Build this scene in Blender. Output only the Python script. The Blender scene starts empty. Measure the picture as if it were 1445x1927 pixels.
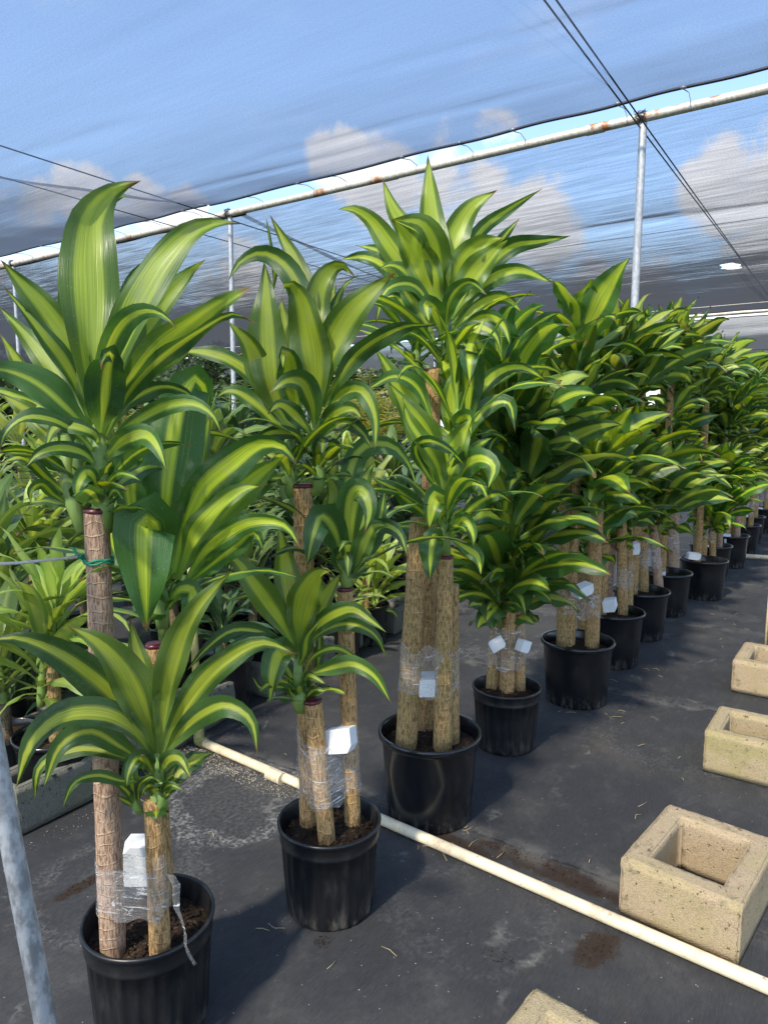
import bpy, math, random
import numpy as np
from mathutils import Vector, Matrix, noise as mnoise

R = math.radians
scene = bpy.context.scene
# ------------------------------------------------------------------ camera
PITCH, FPX, CAMH = R(7.0), 1336.0, 1.62
cam = bpy.data.cameras.new("camera"); cam_ob = bpy.data.objects.new("camera", cam)
scene.collection.objects.link(cam_ob); scene.camera = cam_ob
cam.sensor_fit = 'VERTICAL'; cam.sensor_height = 36.0; cam.lens = FPX / 1927 * 36.0
cam.clip_start = 0.05; cam.clip_end = 3000
cam_ob.location = (0, 0, CAMH); cam_ob.rotation_euler = (R(90) - PITCH, 0, 0)
# ------------------------------------------------------------------ exposure / engine
scene.view_settings.view_transform = 'Standard'; scene.view_settings.look = 'None'
scene.view_settings.gamma = 1.0; scene.view_settings.exposure = 1.34
scene.render.engine = 'CYCLES'
cy = scene.cycles
cy.use_denoising = True; cy.max_bounces = 8; cy.transparent_max_bounces = 24
cy.diffuse_bounces = 4; cy.glossy_bounces = 3; cy.transmission_bounces = 5
cy.sample_clamp_indirect = 6.0
# ------------------------------------------------------------------ sun and sky
SUN_EL, SUN_DIR = R(46), (-0.56, -0.83)          # direction towards the sun, horizontal part
SUN_AZ = math.atan2(SUN_DIR[0], SUN_DIR[1])
sun = bpy.data.lights.new("sun", 'SUN'); sun.energy = 2.6; sun.angle = R(3.5); sun.color = (1.0, 0.92, 0.78)
sun_ob = bpy.data.objects.new("sun", sun); scene.collection.objects.link(sun_ob)
sv = Vector((math.sin(SUN_AZ) * math.cos(SUN_EL), math.cos(SUN_AZ) * math.cos(SUN_EL), math.sin(SUN_EL)))
sun_ob.rotation_euler = (-sv).to_track_quat('-Z', 'Y').to_euler(); sun_ob.location = sv * 30


def ray(px, py):
    cx = (px - 722.5) / FPX; cyy = (963.5 - py) / FPX
    return Vector((cx, math.cos(PITCH) + cyy * math.sin(PITCH), -math.sin(PITCH) + cyy * math.cos(PITCH)))


def gnd(px, py, z=0.0):
    r = ray(px, py); t = (z - CAMH) / r.z
    return Vector((r.x * t, r.y * t, z))


def at(px, py, Y):
    r = ray(px, py); t = Y / r.y
    return Vector((r.x * t, Y, CAMH + r.z * t))


class NT:
    """tiny node-graph writer"""
    def __init__(s, tree): s.t = tree; s.n = tree.nodes; s.l = tree.links
    def node(s, typ, **kw):
        nd = s.n.new(typ)
        for k, v in kw.items(): setattr(nd, k, v)
        return nd
    def put(s, sock, v):
        if v is None: return
        if hasattr(v, 'is_output'): s.l.new(v, sock)
        else:
            if isinstance(v, tuple) and len(v) == 3 and sock.type == 'RGBA': v = (*v, 1)
            sock.default_value = v
    def math(s, op, a, b=None, c=None, clamp=False):
        nd = s.node('ShaderNodeMath', operation=op); nd.use_clamp = clamp
        for i, v in enumerate((a, b, c)): s.put(nd.inputs[i], v)
        return nd.outputs[0]
    def vmath(s, op, a, b=None):
        nd = s.node('ShaderNodeVectorMath', operation=op)
        s.put(nd.inputs[0], a); s.put(nd.inputs[1], b)
        return nd.outputs['Value'] if op in ('DOT_PRODUCT', 'LENGTH', 'DISTANCE') else nd.outputs[0]
    def comb(s, x, y, z):
        nd = s.node('ShaderNodeCombineXYZ')
        for i, v in enumerate((x, y, z)): s.put(nd.inputs[i], v)
        return nd.outputs[0]
    def sep(s, v):
        nd = s.node('ShaderNodeSeparateXYZ'); s.put(nd.inputs[0], v); return nd.outputs
    def noise(s, vec, scale, detail=3.0, rough=0.55, dist=0.0):
        nd = s.node('ShaderNodeTexNoise'); s.put(nd.inputs['Vector'], vec)
        nd.inputs['Scale'].default_value = scale; nd.inputs['Detail'].default_value = detail
        nd.inputs['Roughness'].default_value = rough; nd.inputs['Distortion'].default_value = dist
        return nd.outputs['Fac']
    def voro(s, vec, scale, feature='F1', out='Distance'):
        nd = s.node('ShaderNodeTexVoronoi', feature=feature); s.put(nd.inputs['Vector'], vec)
        nd.inputs['Scale'].default_value = scale
        return nd.outputs[out]
    def ramp(s, v, a, b, lo=0.0, hi=1.0):
        nd = s.node('ShaderNodeMapRange', interpolation_type='SMOOTHSTEP')
        for i, x in enumerate((v, a, b, lo, hi)): s.put(nd.inputs[i], x)
        return nd.outputs[0]
    def mix(s, f, a, b, blend='MIX'):
        nd = s.node('ShaderNodeMix', data_type='RGBA', blend_type=blend); nd.clamp_factor = True
        s.put(nd.inputs[0], f); s.put(nd.inputs[6], a); s.put(nd.inputs[7], b)
        return nd.outputs[2]
    def scalevec(s, v, sx, sy, sz):
        return s.vmath('MULTIPLY', v, (sx, sy, sz))
    def bump(s, h, strength=0.3, dist=0.01):
        nd = s.node('ShaderNodeBump'); s.put(nd.inputs['Height'], h)
        nd.inputs['Strength'].default_value = strength; nd.inputs['Distance'].default_value = dist
        return nd.outputs[0]
    def tex(s, which='Object'):
        return s.node('ShaderNodeTexCoord').outputs[which]
    def rnd(s): return s.node('ShaderNodeObjectInfo').outputs['Random']


world = bpy.data.worlds.new("World"); scene.world = world; world.use_nodes = True
w = NT(world.node_tree); w.n.clear()
sky = w.node('ShaderNodeTexSky', sky_type='NISHITA'); sky.sun_disc = False
sky.sun_elevation = SUN_EL; sky.sun_rotation = SUN_AZ; sky.air_density = 1.0; sky.dust_density = 0.6; sky.ozone_density = 2.0
dirv = w.vmath('NORMALIZE', w.tex('Generated'))
cl = None
for px, py, rad in ((870, 370, 5.4), (1010, 425, 4.6), (720, 345, 4.2), (1375, 355, 4.6), (1450, 345, 5), (165, 372, 3.6), (260, 395, 3.2), (60, 385, 2.6), (350, 405, 2.6),
                    (640, 305, 3.5), (935, 245, 2.6), (1500, 640, 12), (1180, 660, 9), (-300, 560, 12), (500, 660, 11), (1900, 560, 12), (-900, 300, 12), (2300, 200, 12)):
    d = ray(px, py).normalized()
    dot = w.vmath('DOT_PRODUCT', dirv, tuple(d))
    m = w.ramp(dot, math.cos(R(rad)), math.cos(R(rad * 0.2)))
    cl = m if cl is None else w.math('MAXIMUM', cl, m)
cn = w.noise(dirv, 11.0, 7.0, 0.62, 0.3)
cm = w.ramp(w.math('ADD', w.math('MULTIPLY', cl, 0.52), w.math('ADD', w.math('MULTIPLY', w.math('SUBTRACT', cn, 0.5), 1.7), 0.47)), 0.66, 1.0)
wisp = w.math('MULTIPLY', w.ramp(w.noise(w.scalevec(dirv, 2, 2, 5), 2.0, 5.0), 0.5, 0.8), 0.25)
cm = w.math('MULTIPLY', w.math('MAXIMUM', cm, wisp), 0.75)
csh = w.noise(dirv, 14.0, 4.0)
ccol = w.mix(csh, (3.2, 3.1, 3.1), (5.0, 4.6, 4.1))
zz = w.sep(dirv)[2]
lowhaze = w.ramp(zz, 0.0, 0.30, 0.72, 0.0)
skyc = w.mix(lowhaze, sky.outputs[0], (4.6, 5.6, 6.5))
bg = w.node('ShaderNodeBackground'); w.put(bg.inputs[0], w.mix(cm, skyc, ccol)); bg.inputs[1].default_value = 0.145
w.l.new(bg.outputs[0], w.node('ShaderNodeOutputWorld').inputs[0])

# ------------------------------------------------------------------ object helpers
COL = scene.collection


def tag(o, label=None, cat=None, group=None, kind=None):
    if label: o['label'] = label
    if cat: o['category'] = cat
    if group: o['group'] = group
    if kind: o['kind'] = kind
    return o


def empty(name, loc, label, cat, group=None):
    o = bpy.data.objects.new(name, None); COL.objects.link(o); o.location = loc; o.empty_display_size = 0.1
    return tag(o, label, cat, group)


class MB:
    def __init__(s): s.v = []; s.f = []; s.m = []; s.uv = []
    def add(s, verts, faces, uvs=None, mi=0):
        k = len(s.v); s.v.extend([tuple(p) for p in verts])
        for i, f in enumerate(faces):
            s.f.append(tuple(a + k for a in f)); s.m.append(mi)
            s.uv.append([uvs[a] for a in f] if uvs is not None else None)
    def tube(s, pts, r, sides=8, mi=0, cap=True):
        pts = [Vector(p) for p in pts]; n = len(pts)
        rs = r if isinstance(r, (list, tuple)) else [r] * n
        vs, fs = [], []
        prev = None
        for i, p in enumerate(pts):
            t = (pts[min(i + 1, n - 1)] - pts[max(i - 1, 0)]).normalized()
            ref = prev if prev is not None else (Vector((0, 0, 1)) if abs(t.z) < 0.9 else Vector((1, 0, 0)))
            a = t.cross(ref).normalized() if prev is None else (ref - t * ref.dot(t)).normalized()
            prev = a; b = t.cross(a)
            for k in range(sides):
                an = 2 * math.pi * k / sides
                vs.append(p + (a * math.cos(an) + b * math.sin(an)) * rs[i])
        for i in range(n - 1):
            for k in range(sides):
                k2 = (k + 1) % sides
                fs.append((i * sides + k, i * sides + k2, (i + 1) * sides + k2, (i + 1) * sides + k))
        if cap:
            fs.append(tuple(range(sides))[::-1]); fs.append(tuple((n - 1) * sides + k for k in range(sides)))
        s.add(vs, fs, None, mi)
    def lathe(s, prof, seg=40, mi=0, centre=(0, 0, 0), rfun=None):
        vs, fs = [], []
        for i, (r, z) in enumerate(prof):
            for k in range(seg):
                a = 2 * math.pi * k / seg
                rr = rfun(r, z, a, i) if rfun else r
                vs.append((centre[0] + rr * math.cos(a), centre[1] + rr * math.sin(a), centre[2] + z))
        for i in range(len(prof) - 1):
            for k in range(seg):
                k2 = (k + 1) % seg
                fs.append((i * seg + k, i * seg + k2, (i + 1) * seg + k2, (i + 1) * seg + k))
        s.add(vs, fs, None, mi)
    def mesh(s, name, mats, smooth=True):
        me = bpy.data.meshes.new(name); me.from_pydata(s.v, [], s.f)
        for m in mats: me.materials.append(m)
        me.polygons.foreach_set('material_index', s.m)
        me.polygons.foreach_set('use_smooth', [smooth] * len(s.f))
        if any(u is not None for u in s.uv):
            ul = me.uv_layers.new(name='UVMap'); flat = []
            for f, u in zip(s.f, s.uv):
                for i in range(len(f)): flat.extend(u[i] if u is not None else (0.5, 0.5))
            ul.data.foreach_set('uv', flat)
        me.update()
        return me
    def build(s, name, mats, parent=None, loc=(0, 0, 0), smooth=True):
        return link(name, s.mesh(name, mats if isinstance(mats, (list, tuple)) else [mats], smooth), parent, loc)


def link(name, me, parent=None, loc=(0, 0, 0), rot=None, scale=None):
    o = bpy.data.objects.new(name, me); COL.objects.link(o); o.parent = parent; o.location = loc
    if rot is not None: o.rotation_euler = rot
    if scale is not None: o.scale = (scale,) * 3 if not isinstance(scale, tuple) else scale
    return o


def copy_tree(o, parent=None):
    c = o.copy(); COL.objects.link(c); c.parent = parent
    for ch in list(o.children): copy_tree(ch, c)
    return c


def sharp(o, ang=40):
    me = o.data
    try: me.set_sharp_from_angle(angle=R(ang))
    except Exception: pass
    return o


def bevel(o, wd=0.006, seg=2):
    m = o.modifiers.new('bevel', 'BEVEL'); m.width = wd; m.segments = seg; m.limit_method = 'ANGLE'; m.angle_limit = R(50)
    return o


# ------------------------------------------------------------------ materials
def newmat(name):
    m = bpy.data.materials.new(name); m.use_nodes = True; t = NT(m.node_tree); t.n.clear()
    out = t.node('ShaderNodeOutputMaterial'); return m, t, out


def principled(t, col, rough=0.5, spec=0.5, metal=0.0, normal=None, coat=0.0):
    p = t.node('ShaderNodeBsdfPrincipled')
    t.put(p.inputs['Base Color'], col); t.put(p.inputs['Roughness'], rough); t.put(p.inputs['Metallic'], metal)
    t.put(p.inputs['Specular IOR Level'], spec); t.put(p.inputs['Coat Weight'], coat)
    if normal is not None: t.put(p.inputs['Normal'], normal)
    return p.outputs[0]


def leaf_mat(name, dark, mid, stripe, hw0=0.16, hw1=0.30, transl=0.34, pale=(0.20, 0.33, 0.06), stripe_amt=1.0):
    m, t, out = newmat(name)
    u, v, _ = t.sep(t.tex('UV'))
    fr = t.math('FRACT', u); fl = t.math('FLOOR', u)
    wn = t.node('ShaderNodeTexWhiteNoise', noise_dimensions='2D'); t.put(wn.inputs['Vector'], t.comb(fl, t.rnd(), 0.0))
    r1, r2, r3 = t.sep(wn.outputs['Color'])
    c = t.math('MULTIPLY', t.math('ABSOLUTE', t.math('SUBTRACT', fr, 0.5)), 2.0)
    off = t.math('MULTIPLY', fl, 3.71)
    n1 = t.noise(t.comb(t.math('ADD', t.math('MULTIPLY', fr, 11.0), off), t.math('MULTIPLY', v, 0.9), r1), 1.0, 3.0, 0.6)
    n2 = t.noise(t.comb(t.math('ADD', t.math('MULTIPLY', fr, 46.0), off), t.math('MULTIPLY', v, 1.4), r2), 1.0, 2.0, 0.6)
    e = t.math('ADD', c, t.math('MULTIPLY', t.math('SUBTRACT', n1, 0.5), 0.5))
    young = t.math('GREATER_THAN', fl, 1000.0)
    hw = t.math('ADD', t.math('ADD', t.math('MULTIPLY', r1, hw1), hw0), t.math('MULTIPLY', young, t.math('ADD', 0.06, t.math('MULTIPLY', r3, 0.26))))
    mask = t.ramp(t.math('SUBTRACT', e, hw), -0.13, 0.14, 1.0, 0.0)
    mask = t.math('MULTIPLY', mask, t.ramp(n2, 0.32, 0.58, 0.58, 1.0))
    # a few thin side streaks
    side = t.math('MULTIPLY', t.ramp(n2, 0.60, 0.72), t.ramp(c, 0.85, 0.45, 0.0, 0.22))
    mask = t.math('MAXIMUM', mask, side)
    mask = t.math('MULTIPLY', mask, stripe_amt)
    g = t.mix(r2, dark, mid)
    g = t.mix(t.math('MULTIPLY', n2, 0.45), g, mid)
    g = t.mix(t.math('MULTIPLY', young, 0.28), g, t.mix(0.45, mid, stripe))
    col = t.mix(mask, g, t.mix(t.math('MULTIPLY', young, 0.45), stripe, tuple(0.62 * a + 0.38 * b for a, b in zip(stripe, mid))))
    mid_rib = t.ramp(c, 0.0, 0.05, 0.35, 0.0)
    col = t.mix(mid_rib, col, pale)
    col = t.mix(t.ramp(v, 0.34, 0.02, 0.0, 0.85), col, pale)
    # wear: brown at the very tip of some leaves, dull mineral spots
    tipm = t.math('MULTIPLY', t.ramp(t.math('ADD', v, t.math('MULTIPLY', t.math('SUBTRACT', n1, 0.5), 0.08)), 0.93, 0.98), t.ramp(r3, 0.25, 0.5))
    col = t.mix(tipm, col, (0.16, 0.09, 0.03))
    sp = t.noise(t.comb(t.math('MULTIPLY', u, 30.0), t.math('MULTIPLY', v, 120.0), r3), 1.0, 2.0)
    col = t.mix(t.math('MULTIPLY', t.ramp(sp, 0.66, 0.74), t.math('MULTIPLY', r3, 0.5)), col, (0.42, 0.45, 0.36))
    blot = t.noise(t.comb(t.math('ADD', t.math('MULTIPLY', fr, 2.2), off), t.math('MULTIPLY', v, 7.0), r3), 1.0, 4.0, 0.65)
    col = t.mix(t.math('MULTIPLY', t.ramp(blot, 0.5, 0.75), t.math('ADD', 0.10, t.math('MULTIPLY', r1, 0.34))), col, (0.22, 0.26, 0.18))
    edge_b = t.math('MULTIPLY', t.ramp(c, 0.93, 1.0), t.math('MULTIPLY', t.ramp(blot, 0.55, 0.62), t.ramp(r2, 0.5, 0.8)))
    col = t.mix(edge_b, col, (0.17, 0.11, 0.045))
    rv = t.rnd(); hs = t.node('ShaderNodeHueSaturation'); t.put(hs.inputs['Hue'], t.math('ADD', 0.488, t.math('MULTIPLY', rv, 0.022)))
    t.put(hs.inputs['Value'], t.math('ADD', 0.85, t.math('MULTIPLY', t.math('FRACT', t.math('MULTIPLY', rv, 7.3)), 0.42))); t.put(hs.inputs['Saturation'], t.math('ADD', 0.88, t.math('MULTIPLY', t.math('FRACT', t.math('MULTIPLY', rv, 3.1)), 0.14)))
    t.put(hs.inputs['Color'], col); col = hs.outputs[0]
    n4 = t.noise(t.comb(t.math('ADD', t.math('MULTIPLY', fr, 120.0), off), t.math('MULTIPLY', v, 1.0), r2), 1.0, 2.0, 0.6)
    nb = t.bump(t.math('ADD', t.math('ADD', t.math('MULTIPLY', n2, 0.6), n1), t.math('MULTIPLY', n4, 0.35)), 0.35, 0.004)
    rough = t.math('ADD', t.math('ADD', t.math('MULTIPLY', n1, 0.22), 0.20), t.math('MULTIPLY', r2, 0.16))
    p = principled(t, col, rough, 0.55, normal=nb)
    tr = t.node('ShaderNodeBsdfTranslucent'); t.put(tr.inputs[0], t.mix(1.0, col, (1.7, 1.55, 0.8), 'MULTIPLY')); t.put(tr.inputs['Normal'], nb)
    mx = t.node('ShaderNodeMixShader'); mx.inputs[0].default_value = transl
    t.l.new(p, mx.inputs[1]); t.l.new(tr.outputs[0], mx.inputs[2]); t.l.new(mx.outputs[0], out.inputs[0])
    return m


M = {}
M['leaf'] = leaf_mat('striped_leaf', (0.017, 0.062, 0.011), (0.050, 0.138, 0.018), (0.40, 0.49, 0.018), 0.17, 0.27, transl=0.38)
M['leaf_lime'] = leaf_mat('lime_leaf', (0.13, 0.22, 0.035), (0.22, 0.32, 0.05), (0.42, 0.48, 0.09), 0.2, 0.4, 0.36, (0.3, 0.36, 0.1), 0.7)
M['leaf_teal'] = leaf_mat('teal_leaf', (0.028, 0.075, 0.032), (0.050, 0.115, 0.045), (0.12, 0.20, 0.06), 0.02, 0.1, 0.25, (0.10, 0.18, 0.06), 0.6)
M['leaf_olive'] = leaf_mat('olive_leaf', (0.06, 0.12, 0.025), (0.11, 0.18, 0.04), (0.25, 0.32, 0.06), 0.05, 0.2, 0.3, (0.18, 0.25, 0.07), 0.6)
M['leaf_yellow'] = leaf_mat('yellow_frond', (0.26, 0.30, 0.03), (0.40, 0.40, 0.04), (0.5, 0.45, 0.06), 0.1, 0.2, 0.4, (0.4, 0.38, 0.07), 0.5)
M['leaf_far'] = leaf_mat('tree_leaf', (0.025, 0.055, 0.014), (0.06, 0.11, 0.025), (0.10, 0.15, 0.03), 0.1, 0.2, 0.25, (0.06, 0.1, 0.03), 0.4)


def stalk_mat():
    m, t, out = newmat('green_stalk'); ob = t.tex('Object')
    n = t.noise(t.scalevec(ob, 40, 40, 14), 1.0, 4.0)
    z = t.noise(t.scalevec(ob, 3, 3, 60), 1.0, 2.0)
    col = t.mix(n, (0.09, 0.17, 0.03), (0.23, 0.32, 0.08))
    col = t.mix(t.ramp(z, 0.6, 0.7, 0.0, 0.5), col, (0.14, 0.10, 0.03))
    t.l.new(principled(t, col, 0.5, 0.4, normal=t.bump(n, 0.4, 0.004)), out.inputs[0]); return m


def bark_mat(name, ca, cb, cdark, moss=0.0):
    m, t, out = newmat(name); ob = t.tex('Object'); rn = t.rnd()
    p = t.vmath('ADD', ob, t.comb(t.math('MULTIPLY', rn, 13.0), t.math('MULTIPLY', rn, 7.0), t.math('MULTIPLY', rn, 31.0)))
    f1 = t.noise(t.scalevec(p, 210, 210, 42), 1.0, 4.0, 0.65)          # vertical fissures
    f2 = t.noise(t.scalevec(p, 60, 60, 8), 1.0, 3.0, 0.6)
    zz = t.sep(p)[2]
    wob = t.noise(t.scalevec(p, 14, 14, 10), 1.0, 2.0)
    ringc = t.math('FRACT', t.math('ADD', t.math('MULTIPLY', zz, 34.0), t.math('MULTIPLY', wob, 1.9)))
    ring = t.math('MULTIPLY', t.ramp(t.math('ABSOLUTE', t.math('SUBTRACT', ringc, 0.5)), 0.10, 0.02), t.ramp(t.noise(t.scalevec(p, 30, 30, 30), 1.0, 2.0), 0.38, 0.55))
    big = t.noise(t.scalevec(p, 9, 9, 4), 1.0, 3.0)
    col = t.mix(big, ca, cb)
    col = t.mix(t.ramp(f1, 0.56, 0.40, 0.0, 0.85), col, cdark)
    col = t.mix(t.ramp(f2, 0.62, 0.76, 0.0, 0.7), col, tuple(min(1, x * 1.35) for x in cb))
    col = t.mix(t.math('MULTIPLY', ring, 0.5), col, tuple(min(1, x * 1.3) for x in cb))
    knots = t.ramp(t.voro(t.scalevec(p, 1, 1, 0.8), 13.0), 0.16, 0.07)
    col = t.mix(t.math('MULTIPLY', knots, 0.6), col, cdark)
    if moss > 0:
        mm = t.math('MULTIPLY', t.ramp(t.noise(t.scalevec(p, 14, 14, 5), 1.0, 4.0), 0.45, 0.62), moss)
        col = t.mix(mm, col, (0.19, 0.20, 0.045))
    h = t.math('ADD', t.math('ADD', f1, t.math('MULTIPLY', f2, 0.8)), t.math('MULTIPLY', ring, 0.5))
    t.l.new(principled(t, col, 0.85, 0.2, normal=t.bump(h, 0.9, 0.006)), out.inputs[0]); return m


M['stalk'] = stalk_mat()
M['bark_pink'] = bark_mat('pinkish_bark', (0.38, 0.245, 0.165), (0.50, 0.36, 0.245), (0.18, 0.10, 0.06))
M['bark_tan'] = bark_mat('tan_bark', (0.39, 0.235, 0.10), (0.52, 0.345, 0.155), (0.15, 0.08, 0.03))
M['bark_moss'] = bark_mat('mossy_bark', (0.37, 0.235, 0.10), (0.50, 0.34, 0.155), (0.13, 0.072, 0.026), 0.16)
M['bark_dark'] = bark_mat('dark_bark', (0.15, 0.11, 0.07), (0.24, 0.18, 0.11), (0.05, 0.035, 0.025), 0.2)


def simple(name, col, rough=0.5, spec=0.5, metal=0.0, nscale=60, var=0.25, bump=0.1, dist=0.003, col2=None, coat=0.0):
    m, t, out = newmat(name); ob = t.tex('Object')
    n = t.noise(ob, nscale, 5.0, 0.6); n2 = t.noise(ob, nscale * 0.13, 3.0)
    c2 = col2 or tuple(max(0, x * (1 - var)) for x in col)
    cc = t.mix(t.ramp(t.math('ADD', t.math('MULTIPLY', n, 0.5), t.math('MULTIPLY', n2, 0.5)), 0.38, 0.62), col, c2)
    t.l.new(principled(t, cc, t.math('ADD', t.math('MULTIPLY', n2, 0.2), rough - 0.1), spec, metal, t.bump(n, bump, dist), coat), out.inputs[0]); return m


def pot_mat(name, rough, dust):
    m, t, out = newmat(name); ob = t.tex('Object')
    n = t.noise(t.scalevec(ob, 1, 1, 0.35), 26.0, 5.0, 0.65); fine = t.noise(ob, 240.0, 3.0)
    z = t.sep(ob)[2]
    low = t.ramp(z, 0.10, 0.0, 0.0, 0.8)
    scr = t.ramp(t.noise(t.scalevec(ob, 8, 8, 160), 1.0, 3.0), 0.66, 0.75, 0.0, 0.25)
    k = t.math('ADD', t.math('MULTIPLY', t.ramp(n, 0.48, 0.72), dust), t.math('MULTIPLY', low, t.ramp(n, 0.42, 0.68)), clamp=True)
    k = t.math('ADD', k, t.math('MULTIPLY', scr, dust), clamp=True)
    col = t.mix(k, (0.0085, 0.009, 0.0105), (0.095, 0.085, 0.07))
    t.l.new(principled(t, col, t.math('ADD', t.math('MULTIPLY', k, 0.4), rough), 0.5, normal=t.bump(t.math('ADD', n, fine), 0.05, 0.003)), out.inputs[0]); return m


M['pot_ribbed'] = pot_mat('matte_black_plastic', 0.34, 0.18)
M['pot_smooth'] = pot_mat('glossy_black_plastic', 0.20, 0.08)


def soil_mat():
    m, t, out = newmat('potting_soil'); ob = t.tex('Object')
    n = t.noise(ob, 70.0, 6.0, 0.7); big = t.noise(ob, 14.0, 3.0)
    chip = t.voro(t.scalevec(ob, 1, 1.8, 1), 75.0, out='Color'); ch = t.sep(chip)[0]
    col = t.mix(n, (0.012, 0.008, 0.006), (0.065, 0.042, 0.028))
    col = t.mix(t.ramp(ch, 0.78, 0.92, 0.0, 0.7), col, (0.12, 0.075, 0.045))
    wh = t.ramp(t.voro(ob, 120.0), 0.20, 0.12)
    sel = t.ramp(t.sep(t.voro(ob, 120.0, out='Color'))[1], 0.93, 0.96)
    col = t.mix(t.math('MULTIPLY', wh, sel), col, (0.6, 0.58, 0.52))
    h = t.math('ADD', n, t.math('MULTIPLY', ch, 0.5))
    t.l.new(principled(t, col, 0.95, 0.15, normal=t.bump(h, 1.0, 0.012)), out.inputs[0]); return m


M['soil'] = soil_mat()
M['wax'] = simple('dark_red_wax', (0.075, 0.006, 0.012), 0.35, 0.5, nscale=90)
M['foam'] = simple('white_foam', (0.70, 0.71, 0.71), 0.75, 0.3, nscale=160, var=0.08, bump=0.35, dist=0.003)
M['cord'] = simple('white_cord', (0.68, 0.65, 0.57), 0.8, 0.2, nscale=200)
M['twine'] = simple('green_twine', (0.02, 0.25, 0.13), 0.55, 0.4, nscale=200)
M['wire'] = simple('dark_wire', (0.025, 0.027, 0.03), 0.5, 0.4, nscale=60)
def pvc_mat():
    m, t, out = newmat('ivory_pvc'); ob = t.tex('Object')
    n = t.noise(ob, 9.0, 6.0, 0.7); f = t.noise(ob, 90.0, 4.0, 0.7); s = t.noise(t.scalevec(ob, 60, 60, 60), 1.0, 2.0)
    col = t.mix(t.ramp(n, 0.4, 0.65), (0.74, 0.64, 0.45), (0.62, 0.51, 0.34))
    col = t.mix(t.math('MULTIPLY', t.ramp(n, 0.52, 0.72), t.ramp(f, 0.4, 0.65, 0.1, 0.75)), col, (0.24, 0.18, 0.11))
    col = t.mix(t.ramp(s, 0.68, 0.74, 0.0, 0.6), col, (0.16, 0.12, 0.08))
    t.l.new(principled(t, col, t.math('ADD', 0.35, t.math('MULTIPLY', f, 0.3)), 0.4, normal=t.bump(f, 0.08, 0.002)), out.inputs[0]); return m


M['pvc'] = pvc_mat()
M['pvc_green'] = simple('algae_stained_pvc', (0.40, 0.36, 0.14), 0.55, 0.35, nscale=22, var=0.4, bump=0.05, col2=(0.20, 0.21, 0.07))
M['clip'] = simple('galvanised_hook', (0.55, 0.56, 0.57), 0.4, 0.5, 0.7, nscale=80)
M['bamboo'] = simple('bamboo', (0.45, 0.36, 0.20), 0.6, 0.3, nscale=50)


def steel_mat(name, base, rust, mottle=1.0):
    m, t, out = newmat(name); ob = t.tex('Object')
    n = t.noise(t.scalevec(ob, 1, 1, 0.5), 45.0, 5.0, 0.65); b = t.noise(ob, 3.2, 5.0, 0.65)
    col = t.mix(t.ramp(n, 0.38, 0.62), tuple(x * (1 - 0.5 * mottle) for x in base), tuple(min(1, x * 1.2) for x in base))
    col = t.mix(t.ramp(t.noise(t.scalevec(ob, 1, 1, 0.4), 16.0, 5.0, 0.7), 0.55, 0.68, 0.0, 0.6 * mottle), col, tuple(min(1, x * 1.5) for x in base))
    rm = t.math('MULTIPLY', t.ramp(b, 0.56, 0.64), rust)
    rm = t.math('MULTIPLY', rm, t.ramp(n, 0.3, 0.5, 0.4, 1.0))
    col = t.mix(rm, col, (0.32, 0.14, 0.055))
    t.l.new(principled(t, col, t.math('ADD', t.math('MULTIPLY', n, 0.25), 0.42), 0.4, 0.25, t.bump(n, 0.12 * mottle, 0.003)), out.inputs[0]); return m


M['steel_rusty'] = steel_mat('rusty_painted_pipe', (0.50, 0.47, 0.40), 1.0, 0.3)
M['steel'] = steel_mat('galvanised_pipe', (0.44, 0.46, 0.48), 0.12, 0.25)
M['steel_worn'] = steel_mat('worn_galvanised_pipe', (0.44, 0.46, 0.48), 0.1, 0.75)


def concrete_mat(name, a, b, moss, mossc=(0.30, 0.30, 0.07)):
    m, t, out = newmat(name); ob = t.tex('Object'); rn = t.rnd()
    p = t.vmath('ADD', ob, t.comb(t.math('MULTIPLY', rn, 9.0), t.math('MULTIPLY', rn, 5.0), rn))
    n = t.noise(p, 230.0, 4.0, 0.7); g = t.voro(p, 260.0); big = t.noise(p, 9.0, 5.0, 0.6)
    col = t.mix(big, a, b)
    col = t.mix(t.ramp(n, 0.56, 0.38, 0.0, 0.5), col, tuple(x * 0.5 for x in a))
    col = t.mix(t.ramp(g, 0.25, 0.1, 0.0, 0.35), col, tuple(min(1, x * 1.5) for x in b))
    pit = t.ramp(t.noise(p, 60.0, 3.0), 0.64, 0.7)
    col = t.mix(t.math('MULTIPLY', pit, 0.9), col, tuple(x * 0.28 for x in a))
    mo = t.math('MULTIPLY', t.ramp(t.noise(p, 6.0, 5.0, 0.7), 0.48, 0.66), moss)
    col = t.mix(mo, col, mossc)
    drk = t.ramp(t.noise(p, 17.0, 6.0, 0.7), 0.56, 0.72, 0.0, 0.7)
    col = t.mix(drk, col, (0.09, 0.085, 0.06))
    h = t.math('SUBTRACT', t.math('ADD', n, t.math('MULTIPLY', g, 0.8)), t.math('MULTIPLY', pit, 1.2))
    t.l.new(principled(t, col, 0.93, 0.15, normal=t.bump(h, 0.6, 0.004)), out.inputs[0]); return m


M['block_tan'] = concrete_mat('tan_concrete', (0.36, 0.27, 0.165), (0.48, 0.38, 0.25), 0.16)
M['block_moss'] = concrete_mat('mossy_concrete', (0.34, 0.27, 0.155), (0.46, 0.37, 0.23), 0.5, (0.28, 0.26, 0.09))
M['block_grey'] = concrete_mat('grey_concrete', (0.15, 0.145, 0.125), (0.26, 0.25, 0.21), 0.35, (0.13, 0.14, 0.06))


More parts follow.
